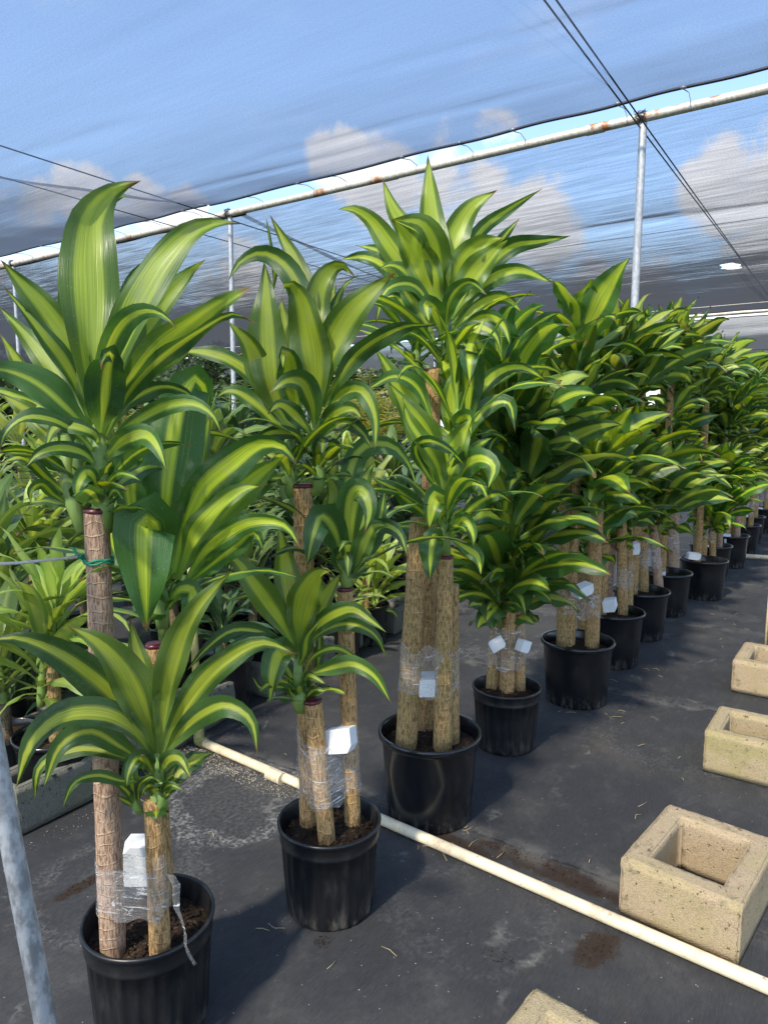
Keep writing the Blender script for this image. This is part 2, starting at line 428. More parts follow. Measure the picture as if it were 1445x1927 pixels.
def film_mat():
    m, t, out = newmat('stretch_film'); ob = t.tex('Object')
    q = t.noise(t.scalevec(ob, 9, 9, 130), 1.0, 4.0, 0.7, 0.6)
    s = t.ramp(q, 0.56, 0.70)
    s2 = t.ramp(t.noise(t.vmath('ADD', t.scalevec(ob, 34, 34, 46), t.comb(0.0, 0.0, 4.0)), 1.0, 3.0, 0.6, 1.5), 0.56, 0.68)
    fac = t.math('ADD', t.math('ADD', 0.10, t.math('MULTIPLY', s, 0.6)), t.math('MULTIPLY', s2, 0.42), clamp=True)
    p = principled(t, (0.88, 0.89, 0.9), 0.22, 0.6, normal=t.bump(t.math('ADD', q, s2), 0.8, 0.008))
    tr = t.node('ShaderNodeBsdfTransparent'); tr.inputs[0].default_value = (0.97, 0.97, 0.97, 1)
    mx = t.node('ShaderNodeMixShader'); t.l.new(fac, mx.inputs[0]); t.l.new(tr.outputs[0], mx.inputs[1]); t.l.new(p, mx.inputs[2])
    t.l.new(mx.outputs[0], out.inputs[0]); return m


M['film'] = film_mat()


def cloth_mat(name, a0, lines, fibre, hole=None):
    """knitted shade net: the open share seen along a ray falls with the slant of the ray to the cloth"""
    m, t, out = newmat(name); ob = t.tex('Object')
    geo = t.node('ShaderNodeNewGeometry')
    cosv = t.math('ABSOLUTE', t.vmath('DOT_PRODUCT', geo.outputs['Normal'], geo.outputs['Incoming']))
    x, y, z = t.sep(ob)
    l1 = t.noise(t.comb(t.math('MULTIPLY', x, 0.9), t.math('ADD', t.math('MULTIPLY', y, 15.0), t.math('MULTIPLY', x, 0.9)), 0.0), 1.0, 4.0, 0.7)
    l2 = t.noise(t.comb(t.math('MULTIPLY', x, 2.0), t.math('MULTIPLY', y, 34.0), 3.0), 1.0, 2.0, 0.6)
    kn = t.noise(t.comb(t.math('MULTIPLY', x, 75.0), t.math('MULTIPLY', y, 75.0), 3.0), 1.0, 2.0)
    big = t.noise(t.comb(t.math('MULTIPLY', x, 0.5), t.math('MULTIPLY', y, 0.8), 7.0), 1.0, 3.0)
    dens = t.math('ADD', t.math('ADD', t.math('MULTIPLY', t.math('SUBTRACT', l1, 0.5), lines), t.math('MULTIPLY', t.math('SUBTRACT', l2, 0.5), lines * 0.7)),
                  t.math('MULTIPLY', t.math('SUBTRACT', big, 0.5), 0.22))
    dens = t.math('ADD', dens, t.math('MULTIPLY', t.math('SUBTRACT', kn, 0.5), 0.55 + lines * 0.4))
    a = t.math('MULTIPLY', t.math('ADD', dens, 1.0), a0)
    T = t.math('SUBTRACT', 1.0, t.math('DIVIDE', a, t.math('MAXIMUM', cosv, 0.05)), clamp=True)
    T = t.math('MAXIMUM', T, 0.02)
    if hole is not None:
        d = t.vmath('LENGTH', t.vmath('MULTIPLY', t.vmath('SUBTRACT', ob, tuple(hole[:3])), (1.0 / hole[3], 1.0 / hole[4], 0.0)))
        d = t.math('ADD', d, t.math('MULTIPLY', t.math('SUBTRACT', t.noise(ob, 7.0, 4.0), 0.5), 1.5))
        T = t.math('MAXIMUM', T, t.ramp(d, 1.0, 0.92))
    df = t.node('ShaderNodeBsdfDiffuse'); t.put(df.inputs[0], fibre)
    tl = t.node('ShaderNodeBsdfTranslucent'); t.put(tl.inputs[0], fibre)
    ms = t.node('ShaderNodeMixShader'); ms.inputs[0].default_value = 0.5; t.l.new(df.outputs[0], ms.inputs[1]); t.l.new(tl.outputs[0], ms.inputs[2])
    tr = t.node('ShaderNodeBsdfTransparent')
    mx = t.node('ShaderNodeMixShader'); t.l.new(T, mx.inputs[0]); t.l.new(ms.outputs[0], mx.inputs[1]); t.l.new(tr.outputs[0], mx.inputs[2])
    t.l.new(mx.outputs[0], out.inputs[0]); return m


def ground_mat():
    m, t, out = newmat('weed_mat'); ob = t.tex('Object')
    ud, nd = (0.55, 0.835, 0.0), (-0.835, 0.55, 0.0)
    a = t.vmath('DOT_PRODUCT', ob, ud); b = t.vmath('DOT_PRODUCT', ob, nd)
    q = t.comb(a, b, 0.0)
    weave = t.math('MULTIPLY', t.math('SINE', t.math('MULTIPLY', a, 1400.0)), t.math('SINE', t.math('MULTIPLY', b, 1400.0)))
    th = t.noise(t.comb(t.math('MULTIPLY', a, 26.0), t.math('MULTIPLY', b, 190.0), 0.0), 1.0, 4.0, 0.7)
    n1 = t.noise(q, 1.6, 6.0, 0.65, 0.4); n2 = t.noise(q, 7.0, 6.0, 0.7); n3 = t.noise(q, 60.0, 4.0, 0.7)
    col = t.mix(th, (0.016, 0.0172, 0.020), (0.060, 0.060, 0.062))
    dust = t.math('ADD', t.ramp(n1, 0.44, 0.74, 0.0, 0.30), t.ramp(n2, 0.48, 0.78, 0.0, 0.30))
    dust = t.math('MULTIPLY', dust, t.ramp(n3, 0.25, 0.7, 0.35, 1.0))
    col = t.mix(dust, col, (0.15, 0.14, 0.125))
    # brown silt, in places
    silt = t.math('MULTIPLY', t.ramp(t.noise(t.vmath('ADD', q, (7.0, 3.0, 0.0)), 1.1, 5.0, 0.65), 0.58, 0.75, 0.0, 0.5), n3)
    col = t.mix(silt, col, (0.14, 0.105, 0.07))
    # dried tide lines
    wq = t.vmath('ADD', q, t.comb(t.math('MULTIPLY', n2, 0.35), t.math('MULTIPLY', n1, 0.5), 0.0))
    ed = t.voro(wq, 1.7, 'DISTANCE_TO_EDGE')
    tl = t.math('MULTIPLY', t.ramp(ed, 0.028, 0.004), t.ramp(t.noise(q, 3.4, 4.0, 0.6), 0.52, 0.68, 0.0, 0.42))
    col = t.mix(t.math('MULTIPLY', tl, n3), col, (0.45, 0.43, 0.38))
    # chalky scale where water dried near the standpipe
    for (cx, cyy, rad, amt) in ((-0.62, 2.93, 0.42, 0.7), (-0.95, 2.35, 0.4, 0.22), (0.30, 2.2, 0.35, 0.10), (1.6, 3.6, 0.6, 0.14), (0.9, 5.6, 1.0, 0.4)):
        dd = t.vmath('LENGTH', t.vmath('SUBTRACT', ob, (cx, cyy, 0.0)))
        dd = t.math('ADD', dd, t.math('MULTIPLY', t.math('SUBTRACT', n2, 0.5), rad * 1.0))
        ringm = t.math('ADD', t.ramp(t.math('ABSOLUTE', t.math('SUBTRACT', dd, rad * 0.72)), rad * 0.16, 0.0), t.ramp(dd, rad, rad * 0.3, 0.0, 0.25))
        col = t.mix(t.math('MULTIPLY', t.math('MULTIPLY', ringm, t.ramp(n3, 0.4, 0.65)), amt * 0.55), col, (0.48, 0.47, 0.44))
    # wet dark soil run-off by the pipe
    for (cx, cyy, ra, rb, rot) in ((0.62, 2.42, 0.32, 0.055, -0.66), (0.25, 2.62, 0.22, 0.04, -0.6), (0.66, 2.03, 0.10, 0.06, 0.8), (-1.05, 2.36, 0.16, 0.03, 0.9)):
        r = t.vmath('SUBTRACT', ob, (cx, cyy, 0.0)); ca, sa = math.cos(rot), math.sin(rot)
        xx = t.math('DIVIDE', t.vmath('DOT_PRODUCT', r, (ca, sa, 0.0)), ra); yy = t.math('DIVIDE', t.vmath('DOT_PRODUCT', r, (-sa, ca, 0.0)), rb)
        dd = t.vmath('LENGTH', t.comb(xx, yy, 0.0))
        dd = t.math('ADD', dd, t.math('MULTIPLY', t.math('SUBTRACT', t.noise(q, 22.0, 5.0, 0.7), 0.5), 1.7))
        col = t.mix(t.ramp(dd, 1.2, 0.75, 0.0, 0.85), col, (0.034, 0.021, 0.013))
    sx = t.math('ABSOLUTE', t.math('SUBTRACT', t.math('FRACT', t.math('DIVIDE', t.math('ADD', t.math('SUBTRACT', a, 6.15 - 0.925), t.math('MULTIPLY', n2, 0.05)), 1.85)), 0.5))
    col = t.mix(t.ramp(sx, 0.006, 0.001, 0.0, 0.75), col, (0.012, 0.012, 0.013))
    col = t.mix(t.math('MULTIPLY', t.ramp(sx, 0.05, 0.005, 0.0, 0.45), t.ramp(n2, 0.4, 0.62)), col, (0.17, 0.16, 0.145))
    fleck = t.math('MULTIPLY', t.ramp(t.voro(q, 38.0), 0.11, 0.05), t.ramp(t.sep(t.voro(q, 38.0, out='Color'))[0], 0.72, 0.8))
    col = t.mix(t.math('MULTIPLY', fleck, 0.7), col, (0.35, 0.33, 0.29))
    crease = t.noise(t.comb(t.math('MULTIPLY', a, 1.2), t.math('MULTIPLY', b, 5.0), 2.0), 1.0, 4.0, 0.6, 0.8)
    h = t.math('ADD', t.math('ADD', t.math('MULTIPLY', weave, 0.05), t.math('MULTIPLY', th, 0.2)), t.math('ADD', t.math('MULTIPLY', n2, 0.6), t.math('MULTIPLY', crease, 3.4)))
    t.l.new(principled(t, col, t.math('ADD', t.math('MULTIPLY', dust, 0.5), 0.62), 0.2, normal=t.bump(h, 0.6, 0.012)), out.inputs[0]); return m


M['ground'] = ground_mat()
M['debris'] = simple('pale_grit', (0.36, 0.33, 0.28), 0.9, 0.2, nscale=60, var=0.35)
M['sand'] = simple('sand_grain', (0.20, 0.16, 0.11), 0.9, 0.2, nscale=60, var=0.5, col2=(0.36, 0.32, 0.26))
M['crumb'] = simple('soil_crumb', (0.035, 0.022, 0.014), 0.95, 0.1, nscale=90, var=0.5)

# ------------------------------------------------------------------ ground
rg = random.Random(5)
g = MB()
xs = [-400, -60, -20, -8] + [-5 + 0.25 * i for i in range(57)] + [12, 20, 60, 400]
ys = [-60, -10] + [0.25 * i for i in range(57)] + [18, 25, 40, 100, 600]
vs = []
for yv in ys:
    for xv in xs:
        near = -5 <= xv <= 9 and 0 <= yv <= 14
        vs.append((xv, yv, -0.010 * abs(mnoise.noise(Vector((xv * 1.1, yv * 1.1, 0)))) if near else 0.0))
nx = len(xs)
g.add(vs, [(j * nx + i, j * nx + i + 1, (j + 1) * nx + i + 1, (j + 1) * nx + i) for j in range(len(ys) - 1) for i in range(nx - 1)])
tag(g.build('ground', M['ground']), kind='structure')

# ------------------------------------------------------------------ shade house: beams, posts, cloths, wires
PR = at(1205, 222, 5.8); PL = at(430, 403, 8.3)
BZ = (PR.z + PL.z) / 2
bx = Vector((PR.x - PL.x, PR.y - PL.y, 0)); SP = bx.length; bx.normalize(); by = Vector((-bx.y, bx.x, 0))
BROT = math.atan2(bx.y, bx.x)


def fr(x, y, z=0.0):     # shade-house frame: x along the beam (0 = near post), y along the plant row
    return Vector((PR.x, PR.y, 0)) + bx * x + by * y + Vector((0, 0, z))


def pipe_thing(name, label, cat, a, b, r, mat, group=None, sides=14, seg=1):
    root_loc = a
    k = MB(); pts = [a.lerp(b, i / seg) - a for i in range(seg + 1)]
    k.tube(pts, r, sides)
    o = k.build(name, mat, None, a); sharp(o)
    return tag(o, label, cat, group)


beam = empty('roof_pipe', fr(0, 0, BZ), 'long rusty cream roof pipe crossing above the plants under the open cloth gap', 'beam', 'shade house roof beams')
k = MB(); k.tube([fr(x, 0, BZ) - beam.location for x in np.linspace(-26, 9, 36)], 0.035, 18); sharp(k.build('pipe', M['steel_rusty'], beam))
for x in (-2.3, -0.35, 2.4, -7.3, -11.0):
    k = MB(); k.tube([fr(x - 0.07, 0, BZ) - beam.location, fr(x + 0.07, 0, BZ) - beam.location], 0.040, 18); sharp(k.build('coupling', M['steel_rusty'], beam))
rw = random.Random(3)
for x in (0, -SP, -2 * SP):            # wire lashings on top of the posts
    k = MB()
    pts = []
    for i in range(90):
        a = i * 0.75
        pts.append(fr(x + rw.uniform(-0.05, 0.05), 0.044 * math.cos(a), BZ + 0.044 * math.sin(a) + rw.uniform(-.01, .02)) - beam.location)
    k.tube(pts, 0.0022, 5); k.build('lashing', M['wire'], beam)
for i, yb in enumerate((11.0, 22.0, 33.0)):
    pipe_thing('roof_pipe', ('pale roof pipe along the far edge of the second cloth, before bright sky', 'roof pipe of the far bay beyond the bright sky gap', 'farthest roof pipe at the back of the shade house')[i], 'beam',
               fr(-40, yb, BZ), fr(14, yb, BZ), 0.04, M['steel_rusty'], 'shade house roof beams')
plab = {(0, 0): 'galvanised post under the rusty pipe at the wire crossing, behind the row', (-1, 0): 'thin grey post seen above the second plant, wire lashed at its top'}
for yb_i, yb in enumerate((0.0, 11.0, 22.0)):
    for xi in (1, 0, -1, -2, -3, -4):
        if yb_i == 0 and xi in (1, -3, -4): continue
        p = fr(xi * SP + (0.0 if yb_i == 0 else 0.8 * yb_i), yb, 0)
        lab = plab.get((xi, yb_i), 'slim grey post of the far bays standing among the distant plants')
        pipe_thing('steel_post', lab, 'post', p, Vector((p.x + 0.02, p.y, BZ - 0.036)), 0.030 if yb_i == 0 and xi == 0 else 0.027, M['steel'], 'shade house posts')

hole_c = at(1374, 490, 9.75)
M['cloth_fine'] = cloth_mat('fine_shade_cloth', 0.138, 0.22, (0.09, 0.115, 0.17))
M['cloth_open'] = cloth_mat('open_shade_cloth', 0.150, 0.25, (0.09, 0.11, 0.15))
pz = fr(0, 0.05, 0)
hl = Vector(((hole_c - pz).dot(bx), (hole_c - pz).dot(by), 0))
M['cloth_knit'] = cloth_mat('knit_shade_cloth', 0.200, 1.0, (0.06, 0.063, 0.072), (hl.x, hl.y, 0.0, 0.115, 0.22))
M['cloth_far'] = cloth_mat('far_shade_cloth', 0.17, 0.6, (0.10, 0.105, 0.11))


def cloth(label, x0, x1, y0, y1, mat, sag, seed, nxs=130, nys=90, creases=(), hem=True, dz=0.0, hooks=()):
    org = fr(0, y0, 0)
    root = empty('shade_cloth', org, label, 'shade cloth', 'shade cloth panels of the roof'); root.rotation_euler = (0, 0, BROT)
    k = MB(); vs = []; span = y1 - y0
    for j in range(nys + 1):
        tt = j / nys
        yv = span * tt
        for i in range(nxs + 1):
            xv = x0 + (x1 - x0) * i / nxs
            q = Vector((xv * 0.35 + seed, yv * 1.1 + 0.12 * xv, seed * 3.1))
            q2 = Vector((xv * 0.8 + seed, yv * 4.0 + 0.9 * xv, seed))
            z = BZ + 0.03 + dz - sag * (1 - (2 * tt - 1) ** 2)
            edge = min(1.0, min(tt, 1 - tt) * 10 + 0.05)
            z += (0.022 * mnoise.noise(q) + 0.0045 * mnoise.noise(q2) + 0.0022 * mnoise.noise(Vector((xv * 0.5 + yv * 0.6, yv * 7.0 - xv * 2.2, seed)))) * edge
            z += 0.006 * math.sin(xv * 5.2 + 1.5 * math.sin(xv)) * math.exp(-min(tt, 1 - tt) * span / 0.5)
            for (ax, ay, bx_, by_, h, wd) in creases:
                dx, dy = bx_ - ax, by_ - ay; L2 = dx * dx + dy * dy
                s = ((xv - ax) * dx + (yv - ay) * dy) / L2
                if 0 < s < 1:
                    d = ((xv - ax) * -dy + (yv - ay) * dx) / math.sqrt(L2)
                    z += h * math.exp(-(d / wd) ** 2) * math.sin(math.pi * s)
            vs.append((xv, yv, z))
    nn = nxs + 1
    k.add(vs, [(j * nn + i, j * nn + i + 1, (j + 1) * nn + i + 1, (j + 1) * nn + i) for j in range(nys) for i in range(nxs)])
    k.build('net', mat, root)
    if hem:
        for row in ((nys,) if y0 < 0 else (0, nys)):
            hm = MB(); hm.tube([vs[row * nn + i] for i in range(nxs + 1)], 0.012, 6); hm.build('hem', M['wire'], root)
    for hx in hooks:
        z = BZ + 0.03
        hk = MB(); hk.tube([(hx, span - 0.01, z - 0.01), (hx + 0.01, span + 0.12, z + 0.012), (hx - 0.005, span + 0.25, z + 0.008), (hx + 0.01, span + 0.28, z - 0.015)], 0.004, 6)
        hk.tube([(hx - 0.02, span - 0.02, z), (hx + 0.02, span - 0.015, z)], 0.011, 6)
        hk.build('hook', M['clip'], root)
    return root


hx1 = [0.55 + 0.62 * i - SP + 0.12 * math.sin(i * 2.3) for i in range(0, 16)]
cr = [(-3.2, 6.3, -1.2, 6.9, 0.0154, 0.036), (-2.4, 7.6, 0.2, 7.6, 0.0132, 0.032), (-4.3, 8.2, -2.2, 8.4, 0.0132, 0.04), (-1.5, 8.6, 1.6, 9.2, 0.0132, 0.04), (-3.6, 9.6, 0.4, 9.9, 0.008, 0.08), (-4.6, 9.9, -1.5, 10.2, 0.0096, 0.064), (0.6, 8.9, 3.0, 9.4, 0.0132, 0.04), (-4.4, 4.9, -2.6, 5.9, 0.0132, 0.04)]
cloth('pale blue wrinkled shade cloth overhead, hooked to the rusty pipe', -SP, 9, -11.0, -0.27, M['cloth_fine'], 0.52, 2.0, 170, 130, cr, hooks=hx1)
hx2 = [-SP - 0.4 - 0.7 * i for i in range(14)]
cloth('thinner shade cloth strip where a bright cloud shows beside the first plant', -17, -SP - 0.03, -11.0, -0.29, M['cloth_open'], 0.48, 5.0, 110, 90, (), hooks=hx2)
cloth('grey knitted shade cloth with a torn hole, beyond the rusty pipe', -SP + 0.02, 10, 0.05, 10.9, M['cloth_knit'], 0.30, 8.0, 120, 90, ((-2, 2.2, 2, 2.5, 0.03, 0.06),))
cloth('dark shade cloth beyond the rusty pipe, above the second plant', -24, -SP + 0.22, 0.05, 10.9, M['cloth_knit'], 0.34, 11.0, 120, 70, dz=-0.05)
cloth('distant shade cloth of the second last bay, low over the far plants', -38, 6, 11.9, 21.8, M['cloth_far'], 0.32, 14.0, 90, 40)
cloth('most distant shade cloth, a thin grey band above the horizon', -42, 6, 23.2, 32.8, M['cloth_far'], 0.30, 17.0, 90, 40)


def wire(label, a, b, r=0.004, sag=0.0, mat='wire', seg=12, name='support_wire'):
    k = MB(); pts = []
    for i in range(seg + 1):
        s = i / seg; p = a.lerp(b, s); p = p + Vector((0, 0, -sag * 4 * s * (1 - s))); pts.append(p - a)
    k.tube(pts, r, 6)
    return tag(k.build(name, M[mat], None, a), label, 'wire', 'wires under the shade cloth')


wire('dark wire running over the galvanised post, the upper one of the crossing pair', fr(0.0, -8, BZ - 0.02), fr(0.0, 11, BZ - 0.02), 0.006, 0.05)
wire('dark wire running over the galvanised post, the lower one of the crossing pair', fr(0.11, -8, BZ - 0.06), fr(0.02, 11, BZ - 0.09), 0.006, 0.04)
wire('wire along the seam of two cloths to the thin post', fr(-SP, -10, BZ - 0.03), fr(-SP, 11, BZ - 0.03), 0.006, 0.03)
wire('lower wire slanting beneath the cloud patch behind the first plant', fr(-SP - 0.6, -9, BZ - 0.08), fr(-SP - 0.3, 10.5, BZ - 0.12), 0.005, 0.05)
wire('thin wire crossing the knitted cloth just behind the galvanised post', fr(-12, 2.3, BZ - 0.30), fr(8, 2.3, BZ - 0.30), 0.003, 0.0)
wire('pale cord crossing the knitted cloth below the torn hole', fr(-14, 7.0, BZ - 0.42), fr(9, 7.0, BZ - 0.42), 0.006, 0.0, 'cord')
for i, zz_ in enumerate((3.3, 2.9, 2.55)):
    wire(('top', 'middle', 'lowest')[i] + ' of the far wires crossing the bright sky gap above the plant row', fr(-14, 13.5, zz_), fr(16, 13.5, zz_ + 0.25), 0.010, 0.0)

# ------------------------------------------------------------------ leaves
LEAFID = [0]
VDIR_CAM = Vector((0, 0, CAMH))


def width_at(v):
    if v < 0.5:
        s = v / 0.5; s = s * s * (3 - 2 * s); return 0.20 + 0.80 * s
    return max(0.0, 1 - ((v - 0.5) / 0.5) ** 1.75) ** 1.12


def catmull(P, n):
    P = [np.array(p, float) for p in P]
    if len(P) == 2: P = [P[0], (P[0] + P[1]) / 2, P[1]]
    d = [0.0]
    for a, b in zip(P[:-1], P[1:]): d.append(d[-1] + max(1e-5, np.linalg.norm(b - a)) ** 0.5)
    Q = [2 * P[0] - P[1]] + P + [2 * P[-1] - P[-2]]
    D = [-d[1]] + d + [2 * d[-1] - d[-2]]
    dense = []
    for i in range(1, len(Q) - 2):
        t0, t1, t2, t3 = D[i - 1], D[i], D[i + 1], D[i + 2]
        for s in range(10):
            t = t1 + (t2 - t1) * s / 10
            A1 = (t1 - t) / (t1 - t0) * Q[i - 1] + (t - t0) / (t1 - t0) * Q[i]
            A2 = (t2 - t) / (t2 - t1) * Q[i] + (t - t1) / (t2 - t1) * Q[i + 1]
            A3 = (t3 - t) / (t3 - t2) * Q[i + 1] + (t - t2) / (t3 - t2) * Q[i + 2]
            B1 = (t2 - t) / (t2 - t0) * A1 + (t - t0) / (t2 - t0) * A2
            B2 = (t3 - t) / (t3 - t1) * A2 + (t - t1) / (t3 - t1) * A3
            dense.append((t2 - t) / (t2 - t1) * B1 + (t - t1) / (t2 - t1) * B2)
    dense.append(P[-1]); dense = np.array(dense)
    seg = np.r_[0, np.cumsum(np.linalg.norm(np.diff(dense, axis=0), axis=1))]
    out = np.linspace(0, seg[-1], n)
    return np.stack([np.interp(out, seg, dense[:, k]) for k in range(3)], 1), seg[-1]


def add_leaf(mb, P, S, w, rng, fold=0.5, wav=0.12, mcross=6, young=False):
    """P: n x 3 spine, S: n x 3 side vectors (unit); a folded, wavy, tapering blade"""
    n = len(P); T = np.gradient(P, axis=0); T /= np.linalg.norm(T, axis=1)[:, None] + 1e-9
    S = S - T * (S * T).sum(1)[:, None]; S /= np.linalg.norm(S, axis=1)[:, None] + 1e-9
    Nn = np.cross(S, T)
    LEAFID[0] += 1; lid = LEAFID[0] % 900 + 1 + (1100 if young else 0)
    ph, ph2 = rng.uniform(0, 6.28), rng.uniform(0, 6.28); kf = rng.uniform(2.0, 3.4); asym = rng.uniform(-0.12, 0.12)
    vs, uvs, fs = [], [], []
    for i in range(n):
        v = i / (n - 1); hw = 0.5 * w * width_at(v)
        fo = fold * (1.15 - 0.95 * min(1, v / 0.55))
        for j in range(mcross + 1):
            s = 2 * j / mcross - 1
            wv = wav * w * (abs(s) ** 1.6) * math.sin(kf * 6.28 * v + (ph if s < 0 else ph2)) * min(1, v * 3) * (1 - v * 0.4)
            p = P[i] + S[i] * hw * (s + asym * (1 - s * s)) + Nn[i] * (hw * fo * (abs(s) ** 1.3) + wv - 0.10 * hw * math.cos(s * 3.14) * v)
            vs.append(p); uvs.append((lid + 0.01 + 0.98 * (s * 0.5 + 0.5), v))
    mm = mcross + 1
    for i in range(n - 1):
        for j in range(mcross): fs.append((i * mm + j, i * mm + j + 1, (i + 1) * mm + j + 1, (i + 1) * mm + j))
    mb.add(vs, fs, uvs, 0)


def radial_leaf(mb, base, az, th0, dth, L, w, rng, n=13, twist=0.6, pw=1.4, fold=0.5, wav=0.13, mcross=6, young=False):
    ds = L / (n - 1); p = np.array(base, float); P = [p.copy()]
    side_bend = rng.uniform(-0.5, 0.5)
    for i in range(1, n):
        v = (i - 0.5) / (n - 1); th = th0 + dth * v ** pw; a = az + side_bend * v * v
        p = p + ds * np.array([math.sin(th) * math.cos(a), math.sin(th) * math.sin(a), math.cos(th)]); P.append(p.copy())
    P = np.array(P); T = np.gradient(P, axis=0); T /= np.linalg.norm(T, axis=1)[:, None]
    s0 = np.array([-math.sin(az), math.cos(az), 0.0]); tw = rng.uniform(-twist, twist)
    S = np.empty_like(P)
    for i in range(n):
        a = tw * (0.3 + i / (n - 1)); s = s0 - T[i] * s0.dot(T[i]); s /= np.linalg.norm(s) + 1e-9
        S[i] = s * math.cos(a) + np.cross(T[i], s) * math.sin(a)
    add_leaf(mb, P, S, w, rng, fold, wav, mcross, young)


def crown(mb, base, rng, n=24, L=0.52, W=0.085, tall=1.0, axis=0.20, spread=1.0, stalk=True, lean=(0, 0), small_only=False, n_seg=12, mcross=6, twist=0.6):
    b = np.array(base, float); az = rng.uniform(0, 6.28)
    ax = np.array([lean[0], lean[1], 1.0])
    for i in range(n):
        t = i / max(1, n - 1); az += 2.399 + rng.uniform(-0.3, 0.3)
        if small_only: t *= 0.45
        z = axis * (0.08 + 0.92 * t)
        LL = L * (0.50 + 0.72 * math.sin(math.pi * min(1, 0.12 + 0.74 * t))) * rng.uniform(0.82, 1.15)
        if t < 0.18: LL *= 0.62
        th0 = R((68 - 58 * t ** 0.8) * spread + rng.uniform(-9, 9)); dth = R((100 - 72 * t) + rng.uniform(-20, 40)); dth = min(dth, R(112 if small_only else 148) - th0)
        ww = W * rng.uniform(0.78, 1.15) * (0.8 if t < 0.2 and not small_only else 1.0)
        radial_leaf(mb, b + ax * z, az, max(0.04, th0), dth, LL, ww, rng, n_seg, twist=twist, pw=1.75, mcross=mcross, young=t > 0.6 and rng.random() < 0.5, fold=0.32 - 0.14 * t)
    if stalk:
        pts = [b + ax * z for z in (-0.02, 0.02, 0.08, axis * 0.7, axis * 1.05)]
        mb.tube(pts, [0.016, 0.021, 0.020, 0.017, 0.008], 9, 1)
        for q in range(7):      # clasping leaf bases
            z = 0.01 + q * axis * 0.11; a = q * 2.4
            radial_leaf(mb, b + ax * z, a, R(28), R(35), 0.09, 0.042, rng, 6, mcross=4)


def explicit(mb, pts, sc, org, Y0, wpx, rng, roll=None, nseg=20, orgloc=None, fold=0.38, wav=0.16, young=False):
    """pts in pixels of an enlarged view (scale sc, corner org) with a depth step (m) along the view: a real arching blade at depth Y0"""
    P3 = []
    for q in pts:
        dy = q[2] if len(q) > 2 else 0.0
        P3.append(at(org[0] + q[0] / sc, org[1] + q[1] / sc, Y0 + dy))
    P, L = catmull(P3, nseg)
    w = wpx / sc * (Y0 / math.cos(0.1)) / FPX
    T = np.gradient(P, axis=0); T /= np.linalg.norm(T, axis=1)[:, None] + 1e-9
    V = np.array([0, 0, CAMH]) - P; V /= np.linalg.norm(V, axis=1)[:, None]
    S = np.cross(T, V); ln = np.linalg.norm(S, axis=1)[:, None]; S = S / (ln + 1e-6)
    for i in range(1, nseg):
        if S[i].dot(S[i - 1]) < 0 and pts is not None: S[i] = -S[i] if ln[i] < 0.25 else S[i]
    r0 = roll if roll is not None else rng.uniform(-28, 28)
    tw = rng.uniform(-22, 22); A = np.radians(r0 + tw * np.linspace(-0.5, 1.0, nseg))[:, None]; S = S * np.cos(A) + np.cross(T, S) * np.sin(A)
    if orgloc is not None: P = P - np.array(orgloc)
    add_leaf(mb, P, S, w, rng, fold, wav, 8, young)


# crown variants shared by the farther plants
CROWN = []
for sd in range(7):
    rr = random.Random(100 + sd); k = MB()
    crown(k, (0, 0, 0), rr, n=20 + (sd % 3) * 2, L=0.40 + 0.03 * (sd % 3), W=0.155, n_seg=14, twist=1.0, axis=0.20 + 0.03 * (sd % 2))
    CROWN.append(k.mesh('leaf_crown', [M['leaf'], M['stalk']]))

# ------------------------------------------------------------------ pots
def pot_profile(kind, r, h):
    if kind == 'ribbed':
        return [(r * 0.80, 0.0), (r * 0.835, 0.012), (r * 0.845, 0.03), (r * 0.90, h * 0.55), (r * 0.925, h * 0.80), (r * 0.955, h * 0.805), (r * 0.965, h * 0.83), (r * 0.955, h * 0.845),
                (r * 0.965, h * 0.95), (r * 1.0, h * 0.962), (r * 1.006, h * 0.985), (r * 0.995, h), (r * 0.962, h), (r * 0.945, h * 0.985), (r * 0.93, h * 0.85), (r * 0.90, h * 0.82), (r * 0.82, 0.06)]
    return [(r * 0.80, 0.0), (r * 0.815, 0.01), (r * 0.815, 0.03), (r * 0.822, 0.034), (r * 0.885, h * 0.60), (r * 0.925, h * 0.90), (r * 0.965, h * 0.93), (r * 0.995, h * 0.945), (r * 1.0, h * 0.975),
            (r * 0.99, h), (r * 0.955, h), (r * 0.935, h * 0.98), (r * 0.90, h * 0.80), (r * 0.82, 0.06)]


